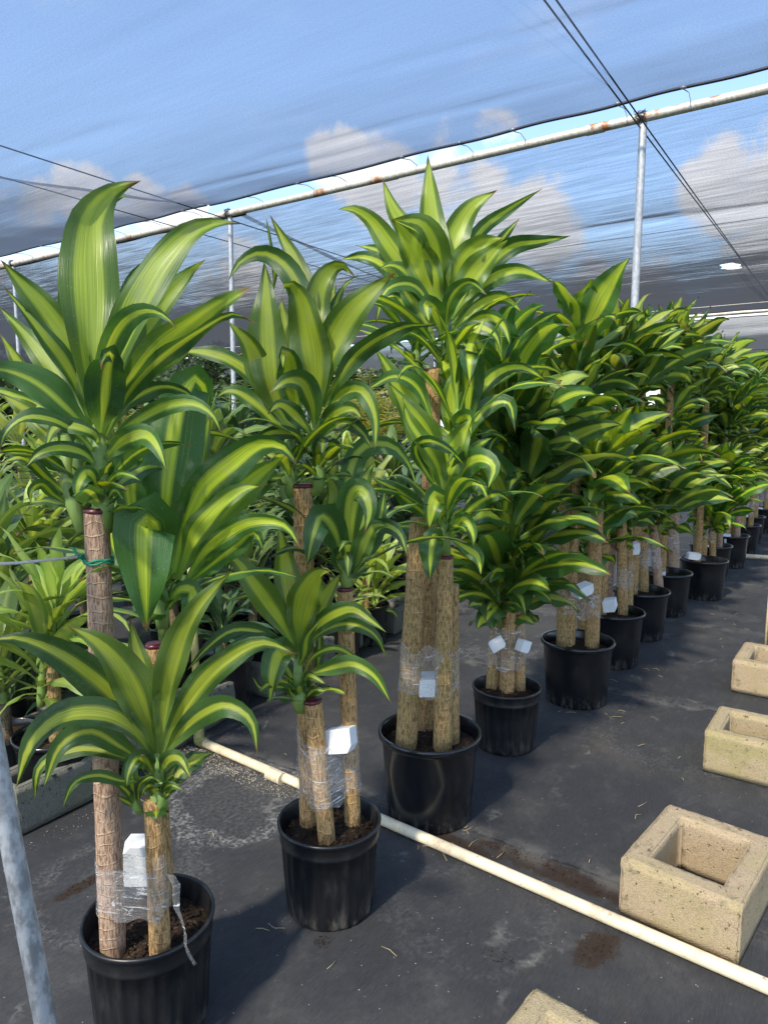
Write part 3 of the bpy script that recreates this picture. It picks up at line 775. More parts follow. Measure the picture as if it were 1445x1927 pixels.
POT = {}
for kind, r, h in (('ribbed', 0.173, 0.313), ('smooth', 0.214, 0.366)):
    k = MB(); pr = pot_profile(kind, r, h); nr = 26
    if kind == 'ribbed':
        def rf(rr, z, a, i, h=h):
            if 1 <= i <= 4: return rr * (1 + 0.012 * (1 if math.sin(a * nr) > 0.0 else -1) * min(1, abs(math.sin(a * nr)) * 2.2))
            return rr
        k.lathe(pr, 208, 0, rfun=rf)
    else: k.lathe(pr, 72)
    n0 = len(k.v); seg = 208 if kind == 'ribbed' else 72
    k.f.append(tuple(range(seg))[::-1]); k.m.append(0); k.uv.append(None)
    POT[kind] = k.mesh('pot', [M['pot_' + kind]])
    k = MB(); rs = r * 0.91; vs = [(0, 0, 0.012)]; fs = []; rsd = random.Random(9); rings, sg = 14, 64
    for i in range(1, rings + 1):
        for j in range(sg):
            a = 2 * math.pi * j / sg; rad = rs * i / rings; x, y = rad * math.cos(a), rad * math.sin(a)
            z = 0.022 * (1 - (i / rings) ** 2) + 0.010 * mnoise.noise(Vector((x * 30, y * 30, 1))) + 0.008 * mnoise.noise(Vector((x * 90, y * 90, 4)))
            vs.append((x, y, z))
    for j in range(sg): fs.append((0, 1 + j, 1 + (j + 1) % sg))
    for i in range(rings - 1):
        for j in range(sg):
            a0 = 1 + i * sg; a1 = a0 + sg; j2 = (j + 1) % sg; fs.append((a0 + j, a1 + j, a1 + j2, a0 + j2))
    k.add(vs, fs)
    for q in range(160):     # bark chips and crumbs lying on the mix
        a = rsd.uniform(0, 6.28); rad = rs * math.sqrt(rsd.random()) * 0.95; x, y = rad * math.cos(a), rad * math.sin(a)
        z = 0.022 * (1 - (rad / rs) ** 2) + 0.006; s = rsd.uniform(0.003, 0.009); an = rsd.uniform(0, 3.14)
        c, si = math.cos(an) * s * 1.6, math.sin(an) * s * 1.6; hh = s * 0.5
        k.add([(x - c - si * .4, y - si + c * .4, z), (x + c - si * .4, y + si + c * .4, z), (x + c + si * .4, y + si - c * .4, z), (x - c + si * .4, y - si - c * .4, z), (x, y, z + hh)],
              [(0, 1, 4), (1, 2, 4), (2, 3, 4), (3, 0, 4)])
    POT[kind + '_soil'] = k.mesh('soil', [M['soil']])
POTH = {'ribbed': 0.313, 'smooth': 0.366}; POTR = {'ribbed': 0.173, 'smooth': 0.214}; SOILZ = {'ribbed': 0.255, 'smooth': 0.305}


def add_pot(root, kind, rot=0.0):
    link('pot', POT[kind], root, (0, 0, 0), (0, 0, rot)); link('soil', POT[kind + '_soil'], root, (0, 0, SOILZ[kind] - 0.004), (0, 0, rot))


CANE_N = [0]


def add_cane(root, base, top, r0, r1, mat, rng, wax=False, knots=1):
    base, top = Vector(base), Vector(top); L = (top - base).length; CANE_N[0] += 1; sd = CANE_N[0] * 3.7
    k = MB(); sides, step = 20, 0.016; n = max(6, int(L / step)); prof_v, fs = [], []
    bend = rng.uniform(-0.008, 0.008)
    for i in range(n + 1):
        t = i / n; z = L * t; rr = r0 + (r1 - r0) * t
        ringb = 1 + 0.020 * mnoise.noise(Vector((sd, z * 30, 0)))
        if t > 0.99: ringb *= 0.96
        for j in range(sides):
            a = 2 * math.pi * j / sides
            q = rr * ringb * (1 + 0.07 * mnoise.noise(Vector((math.cos(a) * 1.6 + sd, math.sin(a) * 1.6, z * 5))) + 0.035 * mnoise.noise(Vector((math.cos(a) * 5 + sd, math.sin(a) * 5, z * 14))))
            prof_v.append((q * math.cos(a) + bend * math.sin(math.pi * t), q * math.sin(a), z))
    for i in range(n):
        for j in range(sides):
            j2 = (j + 1) % sides; fs.append((i * sides + j, i * sides + j2, (i + 1) * sides + j2, (i + 1) * sides + j))
    fs.append(tuple(n * sides + j for j in range(sides)))
    k.add(prof_v, fs)
    o = k.build('cane', mat, root); o.location = base; o.rotation_mode = 'QUATERNION'; o.rotation_quaternion = (top - base).to_track_quat('Z', 'Y')
    kn = MB(); h = 0.009
    kn.lathe([(r1 * 1.03, L - h), (r1 * 1.07, L - h * 0.6), (r1 * 1.06, L - 0.002), (r1 * 0.9, L + 0.004), (r1 * 0.3, L + 0.002), (0.0005, L + 0.001)], 18)
    if wax: kn.build('wax_cap', M['wax'], o)
    return o


def wrap(root, canes, z0, z1, rng, pad=0.006, tail=False):
    """stretch film round the canes: hull of the cane sections between two heights (local to root)"""
    def hull(pts):
        pts = sorted(set((round(a, 5), round(b, 5)) for a, b in pts)); lo, up = [], []
        for seq, acc in ((pts, lo), (pts[::-1], up)):
            for p in seq:
                while len(acc) >= 2 and (acc[-1][0] - acc[-2][0]) * (p[1] - acc[-2][1]) - (acc[-1][1] - acc[-2][1]) * (p[0] - acc[-2][0]) <= 0: acc.pop()
                acc.append(p)
        return lo[:-1] + up[:-1]
    rows, seg = 12, 48; vs, fs = [], []
    for i in range(rows + 1):
        z = z0 + (z1 - z0) * i / rows; pts = []
        for (b, t, r) in canes:
            s = (z - b.z) / (t.z - b.z); s = min(max(s, 0), 1); c = b.lerp(t, s)
            for q in range(16):
                a = 2 * math.pi * q / 16; pts.append((c.x + (r + pad) * math.cos(a), c.y + (r + pad) * math.sin(a)))
        hl_ = hull(pts); hl_.append(hl_[0]); hp = np.array(hl_)
        d = np.r_[0, np.cumsum(np.linalg.norm(np.diff(hp, axis=0), axis=1))]; tt = np.linspace(0, d[-1], seg, endpoint=False)
        X = np.interp(tt, d, hp[:, 0]); Yv = np.interp(tt, d, hp[:, 1])
        cx, cyv = X.mean(), Yv.mean()
        for j in range(seg):
            ed = 0.045 * mnoise.noise(Vector((j * 0.28, i * 0.3, z0 * 9))) if i in (0, rows) else 0
            f = 1 + 0.025 * mnoise.noise(Vector((j * 0.35, z * 30, 3.0 + z0))) - 0.03 * math.sin(math.pi * i / rows)
            vs.append((cx + (X[j] - cx) * f, cyv + (Yv[j] - cyv) * f, z + ed))
    for i in range(rows):
        for j in range(seg):
            j2 = (j + 1) % seg; fs.append((i * seg + j, i * seg + j2, (i + 1) * seg + j2, (i + 1) * seg + j))
    k = MB(); k.add(vs, fs)
    if tail:      # a loose torn end hanging down
        a = Vector(canes[-1][0]).lerp(canes[-1][1], 0.5); x, y = a.x + 0.03, a.y - 0.02; tv, tf = [], []
        for i in range(9):
            z = z1 - 0.02 - i * 0.028; ox = 0.008 * i + 0.006 * math.sin(i * 1.7); wd = 0.02 * (1 - i / 10)
            tv += [(x + ox, y - 0.004 * i, z), (x + ox + wd, y - 0.004 * i + 0.012 * math.sin(i), z - 0.004)]
        for i in range(8): tf.append((2 * i, 2 * i + 1, 2 * i + 3, 2 * i + 2))
        k.add(tv, tf)
    return k.build('stretch_film', M['film'], root)


def foam(root, c, w, h, d, rot, rng):
    """white packing foam with one cut corner"""
    x, y = w / 2, h / 2; poly = [(-x, -y), (x * 0.7, -y), (x, -y * 0.4), (x, y), (-x * 0.75, y * 0.95), (-x, y * 0.55)]
    vs = [(px, -d / 2, pz) for px, pz in poly] + [(px, d / 2, pz) for px, pz in poly]; n = len(poly)
    k = MB(); k.add(vs, [tuple(range(n)), tuple(range(n, 2 * n))[::-1]] + [(i, i + n, (i + 1) % n + n, (i + 1) % n) for i in range(n)])
    o = k.build('foam_block', M['foam'], root, c, smooth=False); o.rotation_euler = rot; return bevel(o, 0.0018, 2)


# ------------------------------------------------------------------ the three nearest plants, leaf by leaf
ROWG = 'potted dracaenas standing in the row'
rngA = random.Random(11)


def rootpot(x, y, kind, label, rot=0.0):
    r = empty('potted_dracaena', (x, y, 0), label, 'potted plant', ROWG); add_pot(r, kind, rot); return r


def cane_px(root, b, t, wb, wt, mat, rng, soil, wax=False, dY=0.0):
    """cane from a foot pixel in the soil to a top pixel"""
    B = gnd(b[0], b[1], soil); Tp = at(t[0], t[1], B.y + dY); L = root.location
    r0 = wb / 2 * B.y / FPX; r1 = wt / 2 * Tp.y / FPX
    B2 = B - Vector((0, 0, 0.03)); add_cane(root, B2 - L, Tp - L, r0, r1, mat, rng, wax)
    return (B - L, Tp - L, (r0 + r1) / 2)


def head(root, leaves, sc, org, Y, filler, rng):
    k = MB(); L = root.location
    for lf in leaves:
        pts, wpx = lf[0], lf[1]; roll = lf[2] if len(lf) > 2 else None
        up = pts[0][1] - pts[-1][1] > 0.85 * max(1, abs(pts[0][0] - pts[-1][0])) and pts[-1][1] <= min(q[1] for q in pts) + 60
        explicit(k, pts, sc, org, Y, wpx, rng, roll, orgloc=L, young=up and wpx > 90)
    for (px, py, n, LL, ax, small) in filler:
        b = at(org[0] + px / sc, org[1] + py / sc, Y) - L
        crown(k, b, rng, n=n, L=LL * 1.25, W=0.058, axis=ax, small_only=small)
    return k.build('leaf_crown', [M['leaf'], M['stalk']], root)


# ---- plant 1
p1 = rootpot(-0.634, 1.77, 'ribbed', 'nearest dracaena with two thick canes, tied to the white cord with green twine', 0.4)
cA = cane_px(p1, (213, 1795), (182, 958), 51, 46, M['bark_pink'], rngA, 0.262, True)
cC = cane_px(p1, (303, 1805), (290, 1502), 43, 40, M['bark_tan'], rngA, 0.262)
cB = cane_px(p1, (315, 1700), (291, 1212), 36, 33, M['bark_tan'], rngA, 0.262, True, 0.02)
LOC1 = p1.location
C1 = (2.408, (0, 300)); C2 = (2.197, (0, 1050)); C3 = (2.408, (450, 300)); C4 = (3.284, (360, 1000))
YA = (cA[1] + LOC1).y; YB = (cB[1] + LOC1).y; YC = (cC[1] + LOC1).y
d0 = 0.0
head(p1, [
    ([(445, 1230), (425, 1050, -.02), (412, 850, -.04), (408, 620, -.03), (405, 430, .0), (425, 260, .05), (520, 140, .09), (640, 98, .10)], 250, 4),
    ([(430, 1200), (370, 900, .05), (325, 600, .09), (350, 380, .10), (440, 220, .12), (580, 160, .12)], 150, 30),
    ([(430, 1200), (330, 880, -.03), (200, 680, -.06), (70, 530, -.09), (5, 455, -.1)], 165, -15),
    ([(425, 1230), (320, 960, -.03), (180, 770, -.07), (20, 580, -.1)], 85, 20),
    ([(430, 1260), (310, 1130, -.06), (150, 1000, -.1), (0, 950, -.13), (-120, 960, -.15)], 145, 20),
    ([(420, 1220), (270, 1000, .06), (140, 820, .09), (0, 670, .1)], 120, 10),
    ([(410, 1200), (310, 1040, .09), (235, 900, .1), (160, 800, .12), (60, 760, .14)], 120),
    ([(455, 1210), (500, 960, -.02), (580, 760, -.03), (660, 590, -.04), (750, 450, -.03), (880, 325, .0), (1000, 285, .03), (1090, 290, .05)], 165, -25),
    ([(470, 1250), (560, 1060, -.02), (700, 890, -.05), (850, 760, -.08), (1000, 650, -.1), (1135, 578, -.11)], 165, 18),
    ([(480, 1260), (610, 1020, -.05), (760, 880, -.08), (920, 770, -.1), (1060, 700, -.1), (1158, 735, -.09)], 95, 35),
    ([(460, 1150), (560, 880, .08), (700, 680, .12), (850, 520, .14), (940, 447, .15)], 140, -10),
    ([(455, 1100), (540, 800, .11), (570, 600, .13), (640, 480, .15), (715, 445, .15)], 75, 25),
    ([(450, 1230), (455, 1030, -.06), (500, 840, -.10), (570, 730, -.14), (660, 685, -.17), (750, 710, -.2), (805, 770, -.21)], 105, 25),
    ([(455, 1260), (470, 1100, -.08), (485, 960, -.13), (505, 880, -.17), (470, 900, -.2), (462, 955, -.2)], 165, 8),
    ([(500, 1100, .03), (570, 900, .06), (610, 700, .08), (560, 560, .1)], 130),
    ([(440, 1340), (360, 1250, -.05), (250, 1180, -.1), (120, 1165, -.14), (30, 1230, -.16), (0, 1320, -.16)], 75, 25),
    ([(445, 1400), (380, 1335, -.05), (280, 1310, -.09), (180, 1335, -.12), (115, 1400, -.13)], 75, 20),
    ([(475, 1360), (560, 1280, -.08), (660, 1250, -.14), (715, 1310, -.18), (758, 1420, -.19)], 105, 12),
    ([(475, 1290), (610, 1190, -.05), (760, 1115, -.08), (880, 1105, -.1), (965, 1160, -.11), (1005, 1245, -.11)], 85, 20),
    ([(480, 1230), (600, 1090, .05), (740, 1030, .08), (850, 1060, .1), (895, 1115, .1)], 85, 30),
    ([(470, 1490), (540, 1425, -.05), (600, 1435, -.08), (642, 1458, -.09)], 40),
    ([(455, 1500), (400, 1420, -.05), (360, 1470, -.08), (352, 1560, -.08)], 75, 10),
    ([(450, 1300), (420, 1240, -.05), (260, 1210, -.08), (205, 1320, -.08)], 75),
    ([(480, 1560), (520, 1500, -.03), (560, 1540, -.05)], 40),
    ([(430, 1280, .03), (250, 1190, .06), (120, 1100, .09), (0, 1050, .1), (-80, 1050, .1)], 100),
], *C1, YA, [(462, 1640, 6, 0.18, 0.13, True)], rngA)
head(p1, [
    ([(310, 1450), (300, 1250, .02), (265, 1060, .04), (225, 900, .05)], 95, 20),
    ([(325, 1570), (250, 1520, -.03), (190, 1470, -.06), (140, 1500, -.08), (142, 1560, -.08)], 52),
    ([(310, 1520), (210, 1440, -.02), (100, 1350, -.05), (0, 1380, -.07)], 62, 20),
    ([(300, 1400), (240, 1260, .02), (140, 1150, .03), (0, 1060, .03)], 110),
    ([(300, 1330), (160, 1080, .06), (60, 880, .08), (-10, 780, .08)], 95),
    ([(330, 1620), (400, 1540, -.03), (440, 1480, -.05), (470, 1490, -.06)], 50),
], *C1, YA + 0.05, [(375, 1660, 5, 0.16, 0.2, True)], rngA)
k = MB(); k.tube([at(380 / 2.408, 300 + 1690 / 2.408, YA + .02) - LOC1, at(340 / 2.408, 300 + 1560 / 2.408, YA + .04) - LOC1, at(305 / 2.408, 300 + 1400 / 2.408, YA + .05) - LOC1, at(300 / 2.408, 300 + 1250 / 2.408, YA + .06) - LOC1], [.016, .022, .017, .012], 10)
k.tube([at(475 / 2.408, 300 + 1690 / 2.408, YA) - LOC1, at(478 / 2.408, 300 + 1580 / 2.408, YA) - LOC1, at(455 / 2.408, 300 + 1380 / 2.408, YA) - LOC1, at(445 / 2.408, 300 + 1200 / 2.408, YA) - LOC1], [.018, .021, .019, .015], 10)
k.build('shoot', M['stalk'], p1)
head(p1, [
    ([(750, 1920), (748, 1720, -.02), (768, 1500, -.03), (795, 1300, -.01), (830, 1120, .03), (885, 1000, .08), (930, 1060, .14), (950, 1200, .17)], 250, -8),
    ([(785, 1900), (840, 1680, -.02), (920, 1500, -.03), (1050, 1380, -.04), (1190, 1290, -.05), (1290, 1310, -.06), (1350, 1395, -.06)], 175, 15),
    ([(800, 1900), (900, 1710, .03), (1040, 1550, .05), (1170, 1430, .06), (1315, 1325, .06)], 165, 20),
    ([(810, 1900), (890, 1700, -.04), (1010, 1560, -.06), (1110, 1490, -.07), (1195, 1480, -.07)], 130, -25),
    ([(745, 1930), (715, 1740, -.08), (668, 1648, -.17), (655, 1680, -.21), (655, 1850, -.22), (668, 2140, -.20)], 250, 0),
    ([(700, 1800, .02), (640, 1450, .03), (600, 1345, -.02), (588, 1420, -.06), (600, 1580, -.07), (615, 1760, -.06)], 190, 5),
    ([(830, 1930), (920, 1790, -.05), (1040, 1690, -.09), (1170, 1640, -.12), (1290, 1660, -.14), (1365, 1765, -.14)], 100, 22),
    ([(830, 1940), (950, 1840, -.02), (1080, 1740, -.04), (1150, 1690, -.05), (1205, 1790, -.06)], 105, 30),
    ([(800, 1850, .04), (860, 1550, .08), (920, 1300, .12), (955, 1150, .14)], 120, 10),
    ([(770, 1850, .05), (860, 1400, .1), (905, 1150, .14), (880, 1000, .18), (840, 1010, .2)], 150),
    ([(720, 1900), (600, 1850, .02), (520, 1760, .04), (500, 1640, .04)], 90),
    ([(770, 2000), (820, 1950, -.06), (870, 1960, -.10), (860, 2060, -.12), (810, 2200, -.12)], 95, 0),
], *C1, YB, [(735, 2090, 9, 0.28, 0.12, True)], rngA)
head(p1, [
    ([(640, 850), (610, 680, -.03), (520, 470, -.08), (400, 340, -.11), (278, 278, -.13)], 165, 8),
    ([(635, 840), (520, 630, -.03), (380, 490, -.07), (200, 375, -.12), (60, 330, -.16), (-60, 345, -.18)], 150, 10),
    ([(660, 830), (672, 620, -.03), (710, 420, -.05), (800, 220, -.07), (965, 48, -.08)], 125, 10),
    ([(640, 800), (600, 540, .03), (565, 380, .05), (535, 250, .06)], 110, 5),
    ([(660, 840), (730, 670, -.02), (830, 520, -.04), (950, 410, -.05), (1090, 350, -.06), (1230, 395, -.06)], 120, 12),
    ([(680, 820), (750, 720, -.05), (840, 645, -.09), (940, 610, -.12), (1035, 670, -.14), (1066, 815, -.15)], 105, 10),
    ([(640, 830), (560, 710, -.06), (440, 640, -.11), (260, 650, -.16), (130, 760, -.2), (65, 955, -.21)], 120, 5),
    ([(635, 870), (500, 780, -.05), (370, 715, -.09), (255, 770, -.12), (182, 950, -.14)], 100, 8),
    ([(620, 880), (530, 830, -.02), (330, 790, -.04), (170, 860, -.06), (145, 1000, -.06)], 70, 20),
    ([(625, 900), (520, 925, -.05), (400, 900, -.09), (310, 930, -.12), (260, 1035, -.13)], 52, 10),
    ([(640, 900), (600, 835, -.06), (560, 835, -.1), (530, 900, -.12), (525, 950, -.12)], 75, 0),
    ([(660, 900), (700, 830, -.06), (750, 835, -.1), (792, 918, -.12)], 70, 0),
    ([(640, 820), (550, 650, .05), (490, 560, .07), (420, 380, .08), (380, 250, .08)], 95, 10),
    ([(655, 820), (690, 560, .06), (720, 400, .08), (745, 330, .09)], 80),
    ([(650, 960), (620, 940, -.03), (595, 960, -.05), (590, 985, -.05)], 60),
    ([(670, 980), (700, 940, -.03), (760, 960, -.05)], 40),
    ([(560, 1030), (530, 970, -.03), (480, 930, -.05), (440, 915, -.05)], 36),
    ([(565, 1030), (545, 940, -.03), (540, 860, -.05), (560, 815, -.07), (600, 815, -.08)], 70),
    ([(575, 1030), (580, 940, -.03), (630, 905, -.05), (660, 915, -.05)], 40),
    ([(560, 1030), (510, 1000, -.02), (480, 985, -.03)], 30),
], *C2, YC, [(660, 1040, 2, 0.12, 0.06, True)], rngA)
k = MB(); q2 = lambda x, y, d=0: at(x / 2.197, 1050 + y / 2.197, YC + d) - LOC1
k.tube([q2(672, 1050), q2(665, 980), q2(652, 900), q2(650, 800)], [.015, .016, .015, .010], 10)
k.tube([q2(592, 1055), q2(565, 1030), q2(560, 990), q2(562, 930)], [.008, .012, .010, .006], 8); k.build('shoot', M['stalk'], p1)
wrap(p1, [cA, cC], 0.40, 0.53, rngA, tail=True)
foam(p1, at(268, 1618, 1.83) - LOC1, 0.105, 0.125, 0.06, (R(6), R(10), R(14)), rngA)

# ---- plant 2
p2 = rootpot(-0.183, 2.24, 'ribbed', 'three-cane dracaena in the ribbed pot that stands in front of the white pipe', 1.0)
L2 = p2.location
a2 = cane_px(p2, (580, 1553), (570, 912), 34, 38, M['bark_tan'], rngA, 0.262, True)
b2 = cane_px(p2, (617, 1585), (588, 1316), 35, 36, M['bark_tan'], rngA, 0.262, True)
c2 = cane_px(p2, (664, 1552), (649, 1106), 33, 31, M['bark_tan'], rngA, 0.262, True)
Ya, Yb, Yc = (a2[1] + L2).y, (b2[1] + L2).y, (c2[1] + L2).y
head(p2, [
    ([(250, 1250), (165, 1080, -.02), (130, 900, -.03), (122, 680, -.02), (118, 470, .0)], 170, 0),
    ([(345, 1200), (340, 980, -.03), (305, 760, -.06), (270, 620, -.08), (215, 560, -.1), (195, 610, -.1)], 175, -5),
    ([(340, 1000), (310, 620, .05), (250, 450, .08), (190, 340, .1), (142, 253, .11)], 100, 10),
    ([(140, 253 + 420, .1), (160, 500, .12), (135, 340, .13), (125, 270, .13)], 35, 40),
    ([(320, 1000), (285, 640, .03), (205, 480, .05), (100, 425, .06), (0, 470, .06), (-48, 550, .06)], 110, 10),
    ([(360, 1000), (345, 700, .03), (385, 540, .05), (460, 480, .06), (525, 530, .06)], 130, 12),
    ([(380, 1100), (410, 880, -.03), (490, 720, -.05), (590, 610, -.07), (705, 515, -.08)], 150, -5),
    ([(380, 1120), (440, 1020, -.04), (520, 900, -.07), (640, 810, -.1), (760, 758, -.12), (905, 750, -.13)], 95, 15),
    ([(345, 1230), (330, 1090, -.06), (285, 1005, -.1), (215, 1000, -.13), (140, 1060, -.14)], 105, 8),
    ([(270, 1200), (235, 1010, -.06), (225, 900, -.1), (200, 875, -.12), (200, 945, -.13)], 120, 0),
    ([(230, 1230), (110, 1000, -.02), (40, 830, -.05), (-50, 735, -.07)], 125, 8),
    ([(335, 1260), (245, 1150, -.05), (180, 1112, -.08), (130, 1155, -.1)], 80, 15),
    ([(350, 1250), (430, 1150, -.04), (515, 1130, -.06), (560, 1180, -.07)], 85, 10),
    ([(370, 1230), (460, 1070, -.05), (545, 1045, -.08), (610, 1150, -.11), (616, 1315, -.12)], 82, 8),
    ([(360, 1270), (480, 1190, .0), (560, 1240, .0), (600, 1310, .0)], 70),
    ([(220, 1250), (60, 1090, .0), (-40, 1045, .0), (-110, 1080, .0)], 80),
    ([(200, 1200), (70, 990, .0), (-60, 900, .0), (-200, 868, .0), (-325, 885, .0)], 85, 25),
    ([(390, 1050), (430, 680, .08), (480, 570, .1), (540, 525, .1)], 62),
    ([(360, 1150), (370, 900, .07), (400, 700, .1), (440, 560, .12)], 110),
    ([(250, 1150), (215, 900, .07), (200, 720, .1), (190, 620, .11)], 120),
    ([(300, 1310), (260, 1250, -.03), (140, 1240, -.06), (40, 1300, -.08)], 65),
    ([(330, 1350), (420, 1290, -.04), (450, 1330, -.06), (455, 1380, -.06)], 60),
    ([(365, 1390), (355, 1320, -.03), (380, 1270, -.06), (375, 1350, -.07)], 65),
    ([(230, 1400), (120, 1330, .02), (60, 1420, .02), (0, 1500, .02)], 100),
    ([(220, 1420), (130, 1460, .0), (20, 1540, -.02), (-60, 1590, -.02)], 90),
], *C3, Ya, [(360, 1480, 9, 0.26, 0.15, True), (235, 1500, 8, 0.26, 0.15, True)], rngA)
q3 = lambda x, y, Y, L: at(450 + x / 2.408, 300 + y / 2.408, Y) - L
k = MB(); k.tube([q3(345, 1520, Ya, L2), q3(365, 1440, Ya, L2), q3(350, 1300, Ya, L2), q3(340, 1150, Ya, L2)], [.018, .022, .018, .012], 10)
k.tube([q3(240, 1530, Ya + .02, L2), q3(205, 1440, Ya + .02, L2), q3(225, 1300, Ya + .02, L2), q3(240, 1200, Ya + .02, L2)], [.016, .020, .017, .012], 10); k.build('shoot', M['stalk'], p2)
head(p2, [
    ([(490, 1880), (470, 1700, .05), (480, 1550, .08), (500, 1400, .1)], 120),
    ([(510, 1880), (540, 1680, .02), (560, 1480, .03), (610, 1370, .03)], 130, 5),
    ([(505, 1850), (500, 1600, -.06), (530, 1500, -.12), (575, 1520, -.17), (592, 1600, -.18), (568, 1700, -.18)], 130, 0),
    ([(470, 1850), (430, 1690, -.1), (375, 1622, -.16), (345, 1680, -.2), (303, 1855, -.21)], 140, 0),
    ([(520, 1880), (565, 1760, -.03), (650, 1660, -.05), (720, 1690, -.07), (765, 1805, -.08)], 78, 8),
    ([(480, 1900), (455, 1810, -.05), (480, 1800, -.1), (495, 1900, -.12)], 90, 0),
    ([(530, 1860), (555, 1760, -.05), (610, 1660, -.08), (680, 1660, -.1)], 95),
    ([(495, 1860), (500, 1450, .05), (560, 1310, .05), (690, 1300, .04), (770, 1390, .03), (802, 1485, .02)], 110, 5),
    ([(470, 1850), (400, 1700, .03), (330, 1560, .05), (290, 1500, .06)], 90),
    ([(480, 1850), (440, 1650, .06), (430, 1500, .08), (380, 1400, .1)], 100),
    ([(520, 1880), (600, 1740, .03), (640, 1600, .05), (660, 1500, .05)], 90),
], *C3, Yc, [(485, 1930, 10, 0.30, 0.12, True)], rngA)
head(p2, [
    ([(655, 730), (625, 480, .02), (590, 270, .03), (562, 80, .03), (540, -40, .03)], 175, 4),
    ([(662, 710), (675, 540, -.04), (715, 380, -.08), (790, 260, -.12), (865, 250, -.15)], 215, -4),
    ([(645, 720), (570, 580, -.04), (470, 430, -.08), (380, 310, -.11), (260, 165, -.13), (135, 140, -.14)], 175, 8),
    ([(670, 730), (740, 560, .03), (830, 400, .05), (925, 255, .06)], 130, 8),
    ([(645, 735), (560, 690, -.05), (420, 620, -.1), (250, 615, -.14), (100, 720, -.17), (-25, 860, -.18)], 95, 10),
    ([(640, 760), (540, 695, -.08), (400, 685, -.14), (250, 765, -.19), (100, 900, -.22), (-40, 1040, -.24)], 125, 5),
    ([(650, 770), (590, 735, -.08), (535, 760, -.13), (500, 870, -.16), (488, 1050, -.17)], 170, 0),
    ([(680, 740), (760, 600, -.04), (880, 510, -.08), (1000, 480, -.11), (1110, 550, -.14), (1205, 625, -.15)], 115, 8),
    ([(690, 740), (800, 625, .0), (950, 570, .0), (1080, 600, -.02), (1150, 660, -.03), (1203, 775, -.03)], 92, 8),
    ([(690, 900), (770, 870, -.05), (900, 830, -.1), (1010, 820, -.13), (1130, 890, -.15), (1238, 1070, -.16)], 108, 8),
    ([(690, 880), (760, 770, -.02), (880, 722, -.04), (980, 760, -.05), (1085, 880, -.05)], 52, 15),
    ([(690, 920), (740, 890, -.04), (830, 945, -.06)], 60),
    ([(670, 740), (740, 610, .03), (850, 560, .04), (945, 565, .04)], 125),
    ([(780, 900, .08), (790, 760, .09), (800, 600, .1)], 80),
    ([(620, 620), (520, 405, -.04), (400, 385, -.07), (185, 445, -.1)], 66, 15),
    ([(660, 740), (560, 480, .06), (470, 330, .08), (440, 280, .08)], 80),
    ([(650, 1060), (600, 960, -.03), (590, 900, -.05)], 50),
    ([(680, 1000), (560, 960, -.03), (430, 970, -.06), (380, 900, -.06)], 60),
    ([(690, 1050), (760, 980, -.03), (850, 990, -.05)], 45),
    ([(660, 840), (700, 760, -.05), (720, 650, -.08), (790, 560, -.1)], 85),
], *C4, Yb, [(675, 1080, 6, 0.16, 0.08, True)], rngA)
q4 = lambda x, y, Y: at(360 + x / 3.284, 1000 + y / 3.284, Y) - L2
k = MB(); k.tube([q4(665, 1110, Yb), q4(650, 1040, Yb), q4(660, 920, Yb), q4(660, 760, Yb)], [.014, .018, .017, .012], 10); k.build('shoot', M['stalk'], p2)
wrap(p2, [a2, b2, c2], 0.40, 0.62, rngA)
foam(p2, at(640, 1392, 2.215) - L2, 0.095, 0.078, 0.07, (R(-14), R(-10), R(-14)), rngA)

